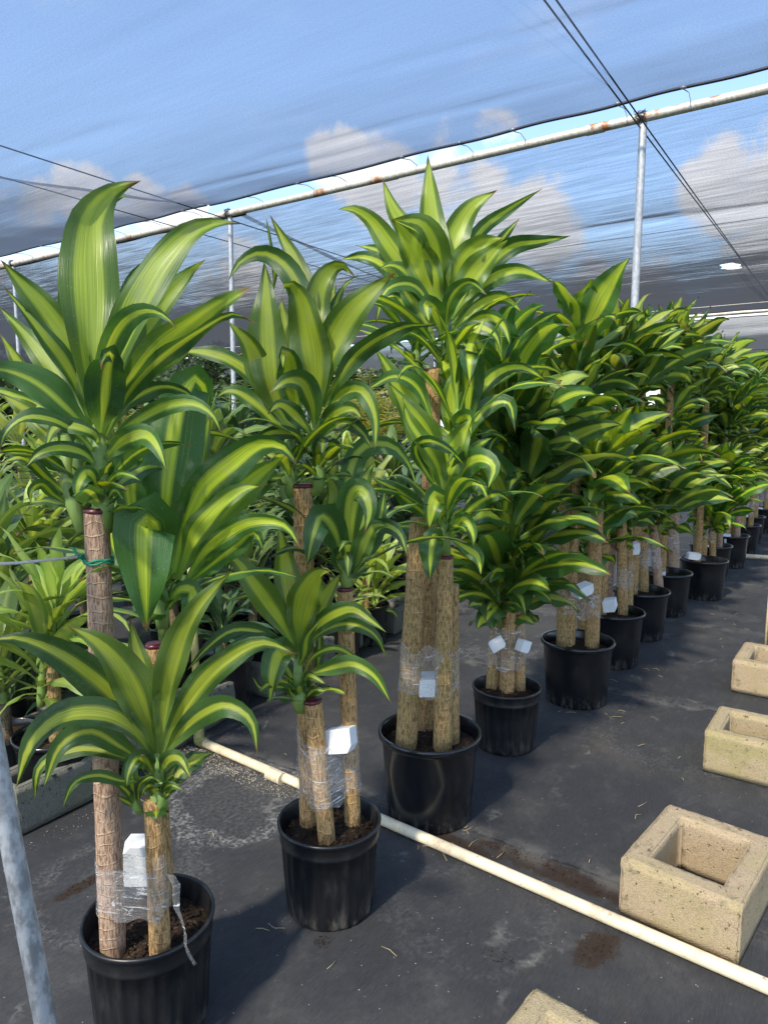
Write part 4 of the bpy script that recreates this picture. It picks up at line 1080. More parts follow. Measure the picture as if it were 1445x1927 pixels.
# ---- plant 3
p3 = rootpot(0.190, 2.815, 'smooth', 'tallest dracaena, thick mossy canes in a glossy pot just behind the white pipe', 0.3)
L3 = p3.location
a3 = cane_px(p3, (763, 1407), (790, 975), 44, 38, M['bark_moss'], rngA, 0.312)
b3 = cane_px(p3, (798, 1372), (815, 694), 34, 32, M['bark_tan'], rngA, 0.312)
c3 = cane_px(p3, (832, 1411), (838, 1046), 38, 30, M['bark_moss'], rngA, 0.312, True)
d3 = cane_px(p3, (850, 1398), (850, 1100), 30, 28, M['bark_moss'], rngA, 0.312)
Ya, Yb, Yc = (a3[1] + L3).y, (b3[1] + L3).y, (c3[1] + L3).y
head(p3, [
    ([(930, 760), (905, 480, -.02), (875, 280, .0), (862, 130, .02), (855, -20, .03)], 120, 5),
    ([(910, 720), (850, 500, .03), (770, 340, .05), (695, 220, .06), (648, 85, .07)], 105, 5),
    ([(920, 720), (850, 520, -.05), (780, 390, -.09), (720, 300, -.12), (690, 270, -.13)], 150, -4),
    ([(930, 720), (905, 500, -.05), (880, 370, -.1), (825, 285, -.14), (690, 275, -.17)], 120, 0),
    ([(930, 680), (965, 390, .02), (1050, 220, .03), (1168, 140, .03)], 125, 5),
    ([(945, 720), (1000, 510, -.04), (1090, 390, -.08), (1200, 355, -.1)], 140, 5),
    ([(955, 720), (1060, 520, -.06), (1150, 420, -.1), (1215, 365, -.13)], 125, -10),
    ([(960, 700), (1080, 340, .09), (1230, 220, .11), (1375, 133, .12)], 70, 15),
    ([(965, 680), (1130, 440, .06), (1265, 270, .08)], 90, 10),
    ([(960, 740), (1090, 580, -.04), (1250, 505, -.08), (1425, 560, -.11)], 80, 8),
    ([(960, 720), (1120, 490, .0), (1240, 390, .0), (1370, 370, -.01), (1500, 345, -.02)], 92, 8),
    ([(900, 720), (790, 540, -.01), (690, 400, -.02), (590, 265, -.03), (510, 222, -.04), (447, 228, -.05)], 110, 5),
    ([(890, 720), (690, 500, .03), (570, 440, .04), (455, 455, .05)], 85, 8),
    ([(880, 720), (720, 490, .06), (620, 410, .08), (530, 390, .09)], 80),
    ([(900, 740), (760, 520, -.04), (690, 480, -.06), (630, 500, -.08)], 90),
    ([(920, 760), (790, 570, -.06), (670, 590, -.1), (618, 745, -.12)], 60, 10),
    ([(935, 780), (960, 630, -.08), (1040, 560, -.13), (1122, 612, -.16)], 75, 8),
    ([(950, 800), (1080, 660, -.02), (1200, 625, -.04), (1285, 700, -.05)], 72, 8),
    ([(960, 830), (1100, 715, -.05), (1190, 740, -.08), (1225, 840, -.1)], 66, 8),
    ([(920, 800), (880, 680, -.09), (845, 650, -.13), (860, 740, -.15)], 95, 0),
    ([(890, 830), (780, 690, .0), (700, 620, .0), (640, 640, .0)], 72),
    ([(880, 850), (780, 790, -.03), (700, 830, -.05), (690, 880, -.05)], 48),
    ([(960, 800), (1010, 640, .02), (1090, 560, .03), (1200, 560, .04)], 90),
    ([(880, 800), (790, 640, -.02), (720, 560, -.03), (660, 560, -.04)], 85),
    ([(940, 860), (1060, 760, -.05), (1150, 790, -.08), (1190, 880, -.09)], 62),
    ([(900, 760), (920, 560, .08), (1000, 420, .1), (1080, 330, .12)], 110),
    ([(890, 760), (800, 500, .1), (760, 380, .12), (740, 330, .13)], 100),
    ([(930, 880), (960, 820, -.05), (1020, 830, -.07), (1050, 900, -.08)], 50),
], *C3, Yb - 0.02, [(930, 1010, 12, 0.30, 0.20, True), (800, 960, 8, 0.26, 0.2, True)], rngA)
k = MB(); k.tube([q3(905, 1030, Yb, L3), q3(935, 960, Yb, L3), q3(935, 830, Yb, L3), q3(930, 700, Yb, L3)], [.018, .024, .021, .014], 10)
k.tube([q3(845, 1000, Yb, L3), q3(810, 930, Yb, L3), q3(800, 860, Yb, L3)], [.012, .018, .014], 10); k.build('shoot', M['stalk'], p3)
head(p3, [
    ([(925, 1600), (870, 1340, -.03), (770, 1140, -.06), (675, 1010, -.08)], 150, 8),
    ([(930, 1560), (945, 1390, -.04), (1000, 1260, -.07), (1055, 1170, -.08)], 150, -6),
    ([(915, 1560), (885, 1380, .02), (845, 1230, .03), (815, 1080, .04)], 105, 8),
    ([(930, 1560), (905, 1400, -.05), (850, 1300, -.1), (770, 1180, -.12), (740, 1080, -.12)], 95, 15),
    ([(900, 1500), (800, 1310, -.1), (850, 1275, -.14), (950, 1315, -.17), (1032, 1400, -.18)], 60, 20),
    ([(945, 1560), (1020, 1390, -.05), (1095, 1355, -.1), (1150, 1390, -.13), (1128, 1490, -.14)], 110, 5),
    ([(925, 1680), (905, 1560, -.07), (895, 1530, -.11), (875, 1580, -.14), (862, 1680, -.14)], 120, 0),
    ([(915, 1740), (885, 1700, -.06), (868, 1770, -.1), (865, 1910, -.11)], 105, 0),
    ([(950, 1720), (1010, 1630, -.06), (1050, 1680, -.1), (1062, 1760, -.11)], 75, 5),
    ([(955, 1680), (1080, 1560, -.03), (1175, 1520, -.05), (1240, 1560, -.06)], 72),
    ([(900, 1660), (800, 1570, -.03), (700, 1490, -.05), (600, 1440, -.06)], 85),
    ([(940, 1560), (1010, 1420, .02), (1080, 1300, .03), (1150, 1260, .03)], 90),
    ([(980, 1500, .05), (1020, 1200, .05), (1055, 900, .04), (1050, 750, .05)], 140, 0),
    ([(1030, 1250, .05), (1045, 1000, -.02), (1045, 880, -.08), (1040, 900, -.11), (1043, 1030, -.12)], 130, 0),
    ([(970, 1300, .05), (1080, 1060, .02), (1180, 960, .0), (1280, 940, -.02), (1400, 1010, -.03)], 70, 10),
    ([(970, 1300, .05), (960, 1150, .02), (980, 1000, .0), (1010, 900, .0)], 100),
    ([(940, 1250, .05), (760, 1100, .05), (680, 950, .05), (620, 860, .05)], 110),
    ([(880, 1200, .0), (800, 1020, -.05), (700, 980, -.08), (570, 1050, -.1)], 70, 10),
    ([(960, 1350, .02), (1120, 1120, .0), (1220, 1100, -.03), (1250, 1240, -.05)], 78),
    ([(955, 1260, .03), (1000, 1180, -.03), (1040, 1170, -.07), (1050, 1250, -.08)], 90),
    ([(960, 1720), (1030, 1760, -.03), (1080, 1800, -.05), (1095, 1880, -.06)], 70),
    ([(940, 1620), (1000, 1500, -.04), (1080, 1470, -.07), (1130, 1540, -.09)], 85),
], *C3, Yc, [(930, 1720, 12, 0.34, 0.16, True), (985, 1330, 12, 0.4, 0.16, False)], rngA)
k = MB(); k.tube([q3(940, 1800, Yc, L3), q3(930, 1700, Yc, L3), q3(925, 1560, Yc, L3)], [.018, .021, .014], 10); k.build('shoot', M['stalk'], p3)
k = MB(); k.tube([q3(905, 1120, Yb + .02, L3), q3(960, 1250, Yb + .0, L3), q3(985, 1350, Yb, L3)], [.012, .014, .012], 8); k.build('shoot', M['stalk'], p3)
wrap(p3, [a3, b3, c3, d3], 0.55, 0.74, rngA)
foam(p3, at(808, 1287, 2.765) - L3, 0.095, 0.075, 0.09, (R(3), R(2), R(8)), rngA)

# ------------------------------------------------------------------ the rest of the row
def crown_at(root, p, rng, scale=1.0, tilt=0.12):
    me = rng.choice(CROWN)
    return link('leaf_crown', me, root, p, (rng.uniform(-tilt, tilt), rng.uniform(-tilt, tilt), rng.uniform(0, 6.28)), scale * rng.uniform(0.92, 1.1))


def add_heads(root, canes, rng, scale=1.0):
    for (b, t, r) in canes:
        for q in range(2 if rng.random() < 0.75 else 1):
            a = rng.uniform(0, 6.28)
            crown_at(root, t + Vector((math.cos(a) * (r + 0.012), math.sin(a) * (r + 0.012), -0.05 - 0.03 * q)), rng, scale * (1.0 if q == 0 else 0.85))


def cane_free(root, dx, dy, z1, lean, r, mat, rng, soil, wax=False):
    B = Vector((dx, dy, soil - 0.03)); Tp = Vector((dx + lean[0], dy + lean[1], z1))
    add_cane(root, B, Tp, r * 1.08, r * 0.92, mat, rng, wax); return (B, Tp, r)


rngR = random.Random(21)
p4 = rootpot(0.62, 3.459, 'ribbed', 'small dracaena in the farthest ribbed pot, canes wrapped in clear film', 2.0)
c4 = [cane_px(p4, (926, 1296), (936, 1150), 26, 25, M['bark_moss'], rngR, 0.262, True), cane_px(p4, (955, 1305), (958, 1128), 26, 26, M['bark_tan'], rngR, 0.262),
      cane_px(p4, (977, 1299), (974, 1050), 25, 24, M['bark_tan'], rngR, 0.262), cane_free(p4, 0.0, 0.05, 1.42, (0.02, 0.03), 0.029, M['bark_tan'], rngR, 0.262)]
add_heads(p4, c4, rngR, 0.98)
for dx_, dy_, z_ in ((0.0, -0.03, 0.98), (0.05, 0.0, 1.2), (-0.06, 0.0, 1.42), (0.02, 0.0, 1.62)): crown_at(p4, Vector((dx_, dy_, z_)), rngR, 1.0, 0.3)
wrap(p4, c4[:3], 0.40, 0.62, rngR)
foam(p4, at(935, 1212, 3.38) - p4.location, 0.075, 0.045, 0.05, (R(10), R(-32), R(0)), rngR); foam(p4, at(984, 1215, 3.40) - p4.location, 0.055, 0.06, 0.05, (0, R(20), R(30)), rngR)

ROW = [(1.142, 4.065, 'dracaena in the first smooth pot beyond the small ribbed one', [((1060, 1216), (1062, 800), 27, 25), ((1113, 1219), (1122, 938), 28, 27), ((1098, 1195), (1099, 1040), 26, 25)]),
       (1.559, 4.729, 'slim-caned dracaena with a foam block in the second smooth pot past the ribbed one', [((1172, 1158), (1168, 925), 19, 19), ((1182, 1148), (1180, 760), 18, 17), ((1140, 1150), (1150, 1010), 18, 18)]),
       (1.973, 5.342, 'dracaena in the third smooth pot past the ribbed one, two canes leaning apart', [((1212, 1112), (1210, 960), 18, 17), ((1240, 1110), (1228, 985), 18, 17), ((1196, 1105), (1197, 700), 17, 16)]),
       (2.435, 6.024, 'dracaena whose thick cane stands at the front, fourth smooth pot past the ribbed one', [((1268, 1074), (1266, 930), 20, 20), ((1248, 1072), (1250, 690), 16, 16), ((1240, 1070), (1242, 860), 15, 15)]),
       (3.016, 6.597, 'dracaena with leaning forked canes and white foam, fifth smooth pot past the ribbed one', [((1321, 1053), (1332, 925), 14, 14), ((1341, 1053), (1338, 990), 12, 12), ((1312, 1046), (1304, 800), 14, 14)]),
       (3.454, 7.414, 'dracaena half hidden behind the fifth smooth pot', None),
       (3.981, 8.10, 'dracaena with tall narrow pot just before the far pipe on the ground', None),
       (4.565, 8.959, 'dracaena standing just past the far pipe on the ground', None),
       (5.066, 9.798, 'last dracaena before the upright concrete blocks', None),
       (5.75, 10.75, 'dracaena at the end of the row, behind the upright concrete blocks', None),
       (6.5, 11.7, 'farthest dracaena of the row, only its leaves showing', None)]
for i, (x, y, lab, cs) in enumerate(ROW):
    rr = random.Random(300 + i * 7)
    rt = rootpot(x, y, 'smooth', lab, i * 1.3)
    mats = [M['bark_moss'], M['bark_tan'], M['bark_moss'], M['bark_pink']]; canes = []
    if cs:
        for j, (b, t_, wb, wt) in enumerate(cs): canes.append(cane_px(rt, b, t_, wb, wt, mats[(i + j) % 4], rr, 0.312, rr.random() < 0.5))
        canes.append(cane_free(rt, rr.uniform(-.08, -.02), rr.uniform(0, .08), rr.uniform(1.88, 2.02), (0.01, 0.02), 0.030, M['bark_tan'], rr, 0.312, True))
    else:
        hs = [1.98, 1.3, 0.9, 1.6]; a0 = rr.uniform(0, 6.28)
        for j in range(4):
            a = a0 + j * 1.57; canes.append(cane_free(rt, 0.085 * math.cos(a), 0.085 * math.sin(a), hs[j] * rr.uniform(0.94, 1.06), (rr.uniform(-.04, .04), rr.uniform(-.04, .04)), rr.uniform(0.027, 0.034), mats[j], rr, 0.312, rr.random() < .4))
    add_heads(rt, canes, rr, 1.08)
    for q in range(2):
        c = rr.choice(canes); crown_at(rt, c[0].lerp(c[1], 0.0) * 0 + Vector((c[1].x + rr.uniform(-.05, .05), c[1].y + rr.uniform(-.05, .05), max(1.0, c[1].z - rr.uniform(0.05, 0.5)))), rr, 0.85)
    wrap(rt, canes[:3], 0.50, 0.66, rr)
    b = canes[0][0]; ang = rr.uniform(-1, 1)
    foam(rt, {0: at(1095, 1110, 3.97) - rt.location, 1: at(1147, 1138, 4.62) - rt.location, 2: at(1190, 1032, 5.25) - rt.location, 4: at(1304, 1046, 6.5) - rt.location}.get(i, Vector((-0.10, -0.12, 0.34))),
         0.11 if i in (0, 4) else 0.085, 0.06 if i in (0, 4) else 0.085, 0.07, (R(4), R(rr.uniform(-15, 15)), R(rr.uniform(-30, 30))), rr)

# ------------------------------------------------------------------ pipes, pole, cord
pv = empty('pvc_pipe', gnd(378, 1402), 'long ivory plastic water pipe on the ground with an algae stained riser', 'pipe')
P0 = gnd(375, 1402) + Vector((0, 0, 0.024)); P1e = gnd(1445, 1872) + Vector((0, 0, 0.024)); dirp = (P1e - P0).normalized()
k = MB(); k.tube([P0 + dirp * s - pv.location for s in np.linspace(0, 3.6, 30)], 0.0215, 16); k.build('pipe', M['pvc'], pv)
k = MB(); pc = gnd(519, 1470) + Vector((0, 0, 0.024)); k.tube([pc - dirp * 0.045 - pv.location, pc + dirp * 0.045 - pv.location], 0.028, 16); sharp(k.build('coupling', M['pvc'], pv))
k = MB(); k.tube([P0 + dirp * 0.05 - pv.location, P0 - pv.location, P0 + Vector((0, 0, 0.02)) - pv.location, P0 + Vector((0, 0, 0.09)) - pv.location], 0.0275, 14); sharp(k.build('elbow', M['pvc_green'], pv), 60)
k = MB(); k.tube([P0 + Vector((0, 0, 0.05)) - pv.location, P0 + Vector((-0.012, 0.0, 1.0)) - pv.location], 0.019, 14); k.build('riser', M['pvc_green'], pv)
fa = gnd(1330, 1046) + Vector((0, 0, 0.025)); fb = gnd(1445, 1053) + Vector((0, 0, 0.025))
k = MB(); k.tube([Vector((0, 0, 0)), (fb - fa) * 2.5], 0.028, 14)
tag(k.build('pvc_pipe', M['pvc'], None, fa), 'far ivory pipe crossing the ground at the end of the row', 'pipe')
# leaning pole and cord
q0 = at(2, 1480, 1.36); q1 = at(88, 1930, 1.33); dv = (q0 - q1).normalized(); ptop = q1 + dv * 2.3; pbot = q1 - dv * (q1.z / dv.z)
k = MB(); k.tube([pbot - pbot, ptop - pbot], 0.0215, 20)
tag(k.build('steel_pole', M['steel_worn'], None, pbot), 'leaning galvanised pole in front of the first plant, mottled grey', 'pole')
tw = at(150, 1048, YA - 0.03)
s_ = (1.02 - pbot.z) / dv.z; pk = at(-110, 1066, 1.36)
k = MB(); k.tube([Vector((0, 0, 0)), (pk - tw) * 0.5 + Vector((0, 0, -0.004)), pk - tw], 0.0035, 8)
tag(k.build('cord', M['cord'], None, tw), 'taut white cord from the leaning pole to the green knot', 'cord')
tn = MB(); ctr = cA[0].lerp(cA[1], (at(195, 1052, YA).z - (cA[0].z)) / (cA[1].z - cA[0].z)) + LOC1
pts = []
for i in range(40):
    a = i * 0.33; pts.append(ctr + Vector((0.0335 * math.cos(a), 0.0335 * math.sin(a), -0.002 + 0.007 * math.sin(i * 0.9) - 0.004 * math.cos(a))) - tw)
tn.tube([pts[9] * 0.5 + Vector((0.0, 0, 0))] + pts, 0.0030, 6)
tn.tube([Vector((0, 0, 0)), Vector((0.01, -0.002, 0.006)), Vector((0.0, -0.006, 0.0)), Vector((0.008, 0.004, -0.006)), Vector((-0.004, 0.0, 0.004)), Vector((-0.012, -0.005, 0.022))], 0.0034, 6)
tn.tube([Vector((0, 0, 0)), pts[10]], 0.0022, 6)
tag(tn.build('twine', M['twine'], None, tw), 'green twine knotted around the thick cane of the first plant', 'twine')

# ------------------------------------------------------------------ concrete blocks
def block_mesh(w, d, h, wall, cells=1, seed=0, mat='block_tan'):
    """hollow block, open cells from top to bottom, worn edges"""
    k = MB(); xs_ = [0]; cw = (w - wall * (cells + 1)) / cells
    for c in range(cells): xs_ += [wall + c * (cw + wall), wall + c * (cw + wall) + cw]
    xs_ += [w]; ys_ = [0, wall, d - wall, d]
    solid = lambda i, j: not (j == 1 and i % 2 == 1)
    nxx, nyy = len(xs_) - 1, 3; V = {}
    def vid(x, y, z):
        key = (round(x, 5), round(y, 5), round(z, 5))
        if key not in V: V[key] = len(k.v); k.v.append((x - w / 2, y - d / 2, z))
        return V[key]
    def quad(a, b, c, e):
        k.f.append((vid(*a), vid(*b), vid(*c), vid(*e))); k.m.append(0); k.uv.append(None)
    for i in range(nxx):
        for j in range(nyy):
            if not solid(i, j): continue
            x0, x1, y0, y1 = xs_[i], xs_[i + 1], ys_[j], ys_[j + 1]
            quad((x0, y0, h), (x1, y0, h), (x1, y1, h), (x0, y1, h)); quad((x0, y1, 0), (x1, y1, 0), (x1, y0, 0), (x0, y0, 0))
            if i == 0 or not solid(i - 1, j): quad((x0, y1, 0), (x0, y0, 0), (x0, y0, h), (x0, y1, h))
            if i == nxx - 1 or not solid(i + 1, j): quad((x1, y0, 0), (x1, y1, 0), (x1, y1, h), (x1, y0, h))
            if j == 0 or not solid(i, j - 1): quad((x0, y0, 0), (x1, y0, 0), (x1, y0, h), (x0, y0, h))
            if j == nyy - 1 or not solid(i, j + 1): quad((x1, y1, 0), (x0, y1, 0), (x0, y1, h), (x1, y1, h))
    me = k.mesh('concrete_block', [M[mat]], False)
    import bmesh
    bm = bmesh.new(); bm.from_mesh(me)
    bmesh.ops.bevel(bm, geom=[e for e in bm.edges if len(e.link_faces) == 2 and e.calc_face_angle(0) > 0.5], offset=0.006, segments=3, affect='EDGES')
    bmesh.ops.triangulate(bm, faces=bm.faces[:])
    for _ in range(3):
        le = [e for e in bm.edges if e.calc_length() > 0.02]
        if le: bmesh.ops.subdivide_edges(bm, edges=le, cuts=1)
        bmesh.ops.triangulate(bm, faces=[f for f in bm.faces if len(f.verts) > 3])
    bm.normal_update()
    for v in bm.verts:
        c = v.co
        if c.z < 0.012: continue
        am = 0.0015
        v.co = c + v.normal * (am * (mnoise.noise(c * 40 + Vector((seed, 0, 0))) + 0.9 * mnoise.noise(c * 110)) - 0.004 * max(0, mnoise.noise(c * 16 + Vector((seed, 3, 0))) - 0.25))
    bm.to_mesh(me); bm.free()
    for p in me.polygons: p.use_smooth = True
    return me


def block(me, x, y, rot, label, group, z=0.0, rx=0.0):
    o = link('concrete_block', me, None, (x, y, z), (rx, 0, rot)); return tag(o, label, 'concrete block', group)


uu = Vector((0.755, -0.655, 0)).normalized(); vv = Vector((0.655, 0.755, 0)).normalized(); rb = math.atan2(uu.y, uu.x)
bt1 = block_mesh(0.37, 0.45, 0.20, 0.072, 1, 1, 'block_tan'); bt2 = block_mesh(0.37, 0.37, 0.20, 0.062, 1, 5, 'block_moss')
GB = 'hollow concrete blocks on the open ground'
c = gnd(1160, 1722) + uu * 0.185 + vv * 0.235
block(bt1, c.x, c.y, rb, 'tan hollow concrete block standing against the white pipe, sharp edged', GB, 0.002)
c = gnd(1315, 1446) + uu * 0.185 + vv * 0.185; block(bt2, c.x, c.y, rb + 0.10, 'mossy hollow block, middle one of the open ground, dark stained rim', GB, 0.002)
c = gnd(1368, 1298) + uu * 0.185 + vv * 0.225; block(bt1, c.x, c.y, rb + 0.10, 'yellowish hollow block with a bamboo stake rising behind it', GB, 0.002)
sk = gnd(1441, 1190, 0.2); k = MB(); k.tube([Vector((0, 0, -sk.z)), Vector((0.0, 0, 0.05)), Vector((0.01, 0.01, 0.30))], 0.008, 8)
tag(k.build('bamboo_stake', M['bamboo'], None, sk), 'short pale stake standing in the yellowish block', 'stake')
tl_ = gnd(1012, 1853, 0.2); c = tl_ + uu * 0.185 - vv * 0.19
block(bt2, c.x, c.y, rb + 0.02, 'greenish block at the bottom edge of the view, only its top showing', GB, 0.002)

# blocks edging the plant beds behind
bg_me = [block_mesh(0.40, 0.20, 0.20, 0.035, 2, 9, 'block_grey'), block_mesh(0.40, 0.20, 0.20, 0.035, 2, 12, 'block_grey')]
BO = gnd(40, 1578); bu = (gnd(735, 1200) - BO).normalized(); bn = Vector((-bu.y, bu.x, 0)); brot = math.atan2(bu.y, bu.x)
blab = ['grey edging block behind the leaning pole', 'grey edging block behind the long cane of the first plant', 'grey edging block just left of the riser pipe', 'grey edging block beside the riser pipe elbow',
        'grey edging block seen under the low leaves of the second plant', 'grey edging block behind the second plant canes', 'grey edging block behind the foam of the second plant', 'grey edging block between the second and third plants']
for i in range(8):
    s = 0.2 + i * 0.52 + (0.06 if i % 2 else 0); q = BO + bu * s + bn * (0.10 + 0.03 * (i % 3))
    block(bg_me[i % 2], q.x, q.y, brot + 0.03 * ((i * 7) % 5 - 2), blab[i], 'grey blocks edging the plant beds', 0.002)
for i in range(5):
    s = 0.5 + i * 0.75; q = BO + bu * s + bn * 0.62
    block(bg_me[(i + 1) % 2], q.x, q.y, brot + 1.57, 'grey block set crosswise in the second line behind the edging, %s' % ['behind the long cane', 'left of the riser', 'right of the riser', 'behind the low leaves', 'nearest the third plant'][i], 'grey blocks edging the plant beds', 0.002)
bk = block_mesh(0.40, 0.20, 0.20, 0.035, 2, 15, 'block_tan')
sq = gnd(1468, 1000)
for i in range(3):
    block(bk, sq.x + 0.05 + 0.40 * (i // 2), sq.y + 0.1, -0.25, ['lower block of the upright stack at the far end', 'top block of the upright stack, holes facing the path', 'single block beside the upright stack'][i], 'blocks stacked at the far end of the row', 0.12 + 0.403 * (i % 2) + 0.2, R(90))
    if i % 2 == 0: pass
kx = MB(); 
slab_me = block_mesh(1.2, 0.5, 0.216, 0.1, 1, 3, 'block_grey')
o = link('concrete_footing', slab_me, None, (sq.x + 0.45, sq.y + 0.08, 0.002), (0, 0, -0.25)); tag(o, 'weathered slab base carrying the upright block stack', 'concrete footing')

# ------------------------------------------------------------------ background nursery plants
BGP = {}


def bg_proto(kind, seed):
    rr = random.Random(seed); k = MB(); mt = {'lime': 'leaf_lime', 'teal': 'leaf_teal', 'olive': 'leaf_olive', 'spiky': 'leaf_teal', 'frond': 'leaf_olive'}[kind]
    if kind in ('lime', 'teal', 'olive'):
        n = 22; crown(k, (0, 0, 0), rr, n=n, L=0.52 if kind != 'teal' else 0.60, W=0.085 if kind == 'lime' else 0.10, axis=0.24, spread=1.05, n_seg=10, mcross=4)
    elif kind == 'spiky':
        for i in range(26):
            a = rr.uniform(0, 6.28); rad = rr.uniform(0, 0.10)
            radial_leaf(k, (rad * math.cos(a), rad * math.sin(a), -0.05), a, R(rr.uniform(2, 18)), R(rr.uniform(-4, 14)), rr.uniform(0.4, 0.75), 0.045, rr, 8, mcross=4, fold=0.5)
    else:
        for i in range(12):      # pinnate leaves
            az = i * 2.4 + rr.uniform(-.3, .3); th0 = R(rr.uniform(12, 55)); dth = R(rr.uniform(30, 70)); L = rr.uniform(0.6, 0.85); p = np.array([0, 0, 0.0]); seg = 16; path = [p]
            for s in range(seg):
                th = th0 + dth * ((s + .5) / seg) ** 1.4; p = p + L / seg * np.array([math.sin(th) * math.cos(az), math.sin(th) * math.sin(az), math.cos(th)]); path.append(p)
            k.tube([Vector(q) for q in path], [0.006 * (1 - 0.8 * i2 / seg) for i2 in range(seg + 1)], 5, 1)
            for s in range(4, seg + 1):
                for sd in (-1, 1):
                    radial_leaf(k, path[s], az + sd * 0.95, R(70), R(40), 0.22 * math.sin(math.pi * (s / seg * 0.75 + 0.2)) + 0.03, 0.028, rr, 5, mcross=2)
    return k.mesh('leaf_crown', [M[mt], M['stalk']])


for kd in ('lime', 'teal', 'olive', 'spiky', 'frond'): BGP[kd] = [bg_proto(kd, 40 + 3 * j + len(kd)) for j in range(3 if kd in ('lime', 'teal', 'olive') else 2)]
pm = MB(); pm.lathe(pot_profile('smooth', 0.16, 0.27), 36); BGPOT = pm.mesh('pot', [M['pot_smooth']])
pm = MB(); pm.lathe([(0.0005, 0.235), (0.148, 0.23)], 24); BGSOIL = pm.mesh('soil', [M['soil']])
rb_ = random.Random(77)


def bg_plant(name, p, kind, stem, label, scale=1.0, group='nursery plants in the beds behind the row', heads=1, lean=0.0):
    root = empty(name, (p.x, p.y, 0), label, 'potted plant', group)
    ps = rb_.uniform(0.9, 1.15)
    link('pot', BGPOT, root, (0, 0, 0), None, ps); link('soil', BGSOIL, root, (0, 0, 0), None, ps)
    top = Vector((lean, 0, 0.24 * ps + stem))
    if stem > 0.08: add_cane(root, Vector((0, 0, 0.2)), top, 0.030, 0.026, M['bark_dark'] if kind != 'lime' else M['bark_moss'], rb_)
    for h in range(heads):
        a = rb_.uniform(0, 6.28); off = Vector((math.cos(a), math.sin(a), 0)) * (0.0 if h == 0 else 0.05)
        link('leaf_crown', rb_.choice(BGP[kind]), root, top + off - Vector((0, 0, 0.03 + 0.22 * h)), (rb_.uniform(-.15, .15), rb_.uniform(-.15, .15), rb_.uniform(0, 6.28)), scale * rb_.uniform(0.9, 1.1))
    return root


NM = {'lime': ('lime_dracaena', 'lime green dracaena'), 'teal': ('strap_leaf_plant', 'dark strap-leaved plant'), 'olive': ('dracaena_plant', 'olive green dracaena'), 'spiky': ('snake_plant', 'spiky upright snake plant'), 'frond': ('feather_palm', 'feathery fronded palm')}
# hand-placed ones that show between the near plants
near = [((100, 1290), 2.95, 'lime', 0.42, 'lime dracaena with a thick cane and yellowing leaves beside the taut cord', 0.85, 2),
        ((15, 1400), 3.05, 'olive', 0.16, 'broad-leaved olive plant at the edge block behind the leaning pole', 0.9, 1),
        ((20, 1230), 3.5, 'spiky', 0.0, 'spiky upright snake plant behind the lime dracaena', 0.9, 1),
        ((170, 1330), 3.25, 'teal', 0.05, 'dark strap-leaved plant low behind the thick cane of the first plant', 0.62, 1),
        ((420, 1290), 3.95, 'teal', 0.12, 'dark strap-leaved plant right behind the riser pipe', 0.6, 1),
        ((480, 1260), 4.3, 'olive', 0.30, 'olive dracaena between the riser pipe and the second plant', 0.75, 1),
        ((690, 1190), 5.2, 'lime', 0.22, 'pale lime dracaena glimpsed between the second and third plants', 0.85, 2),
        ((640, 1240), 4.8, 'lime', 0.08, 'lime dracaena low behind the bare cane of the second plant', 0.6, 1),
        ((330, 1250), 4.0, 'olive', 0.42, 'olive dracaena behind the upright leaves of the first plant', 0.8, 2),
        ((430, 1150), 5.0, 'frond', 0.30, 'feathery fronded palm above the riser pipe, behind the first two plants', 1.1, 1)]
for (px, py), Y, kd, st, lab, scl, hd in near:
    q = at(px, py, Y); bg_plant(NM[kd][0], Vector((q.x, q.y, 0)), kd, st, lab, scl, heads=hd)
more = [(705, 6.0, 'lime', 0.55, 'lime dracaena with pale leaves in the gap below the golden palm', 1.0), (655, 6.9, 'lime', 0.75, 'tall lime dracaena just beside the golden palm, behind the second plant', 1.0),
        (745, 7.3, 'olive', 0.7, 'olive dracaena close behind the tallest plant, under the golden palm', 1.1), (610, 7.8, 'frond', 0.7, 'feathery palm behind the upper leaves of the second plant', 1.1),
        (765, 6.3, 'teal', 0.35, 'strap-leaved plant low behind the tallest plant', 1.0), (900, 7.0, 'olive', 0.6, 'olive dracaena glimpsed between the tallest and the small wrapped plant', 1.1),
        (960, 8.2, 'lime', 0.8, 'lime dracaena behind the small wrapped plant', 1.0), (1020, 9.2, 'olive', 0.8, 'olive dracaena far behind the first smooth pot past the ribbed one', 1.1),
        (560, 5.6, 'teal', 0.45, 'strap-leaved plant directly behind the tallest cane of the second plant', 1.0), (480, 5.9, 'lime', 0.6, 'lime dracaena above the riser, left of the tallest cane of the second plant', 1.0),
        (380, 5.3, 'lime', 0.55, 'lime dracaena behind the broad upright leaf of the first plant', 1.0), (60, 4.2, 'lime', 0.55, 'lime dracaena far left above the taut cord', 1.0),
        (432, 7.4, 'frond', 1.15, 'tall feathery palm hiding the foot of the thin wire-lashed post', 1.25), (405, 6.4, 'olive', 0.95, 'tall olive dracaena in front of the thin wire-lashed post', 1.15), (455, 6.9, 'teal', 0.9, 'tall strap-leaved plant beside the thin wire-lashed post', 1.1)]
for px_, Y_, kd, st, lab, scl in more:
    q = at(px_, 1000, Y_); bg_plant(NM[kd][0], Vector((q.x, q.y, 0)), kd, st, lab, scl, heads=2)
kinds = ['lime', 'olive', 'teal', 'frond', 'lime', 'teal', 'olive', 'lime', 'frond', 'spiky', 'olive']
ordn = ['first', 'second', 'third', 'fourth', 'fifth', 'sixth', 'seventh', 'eighth', 'ninth']
used = 0
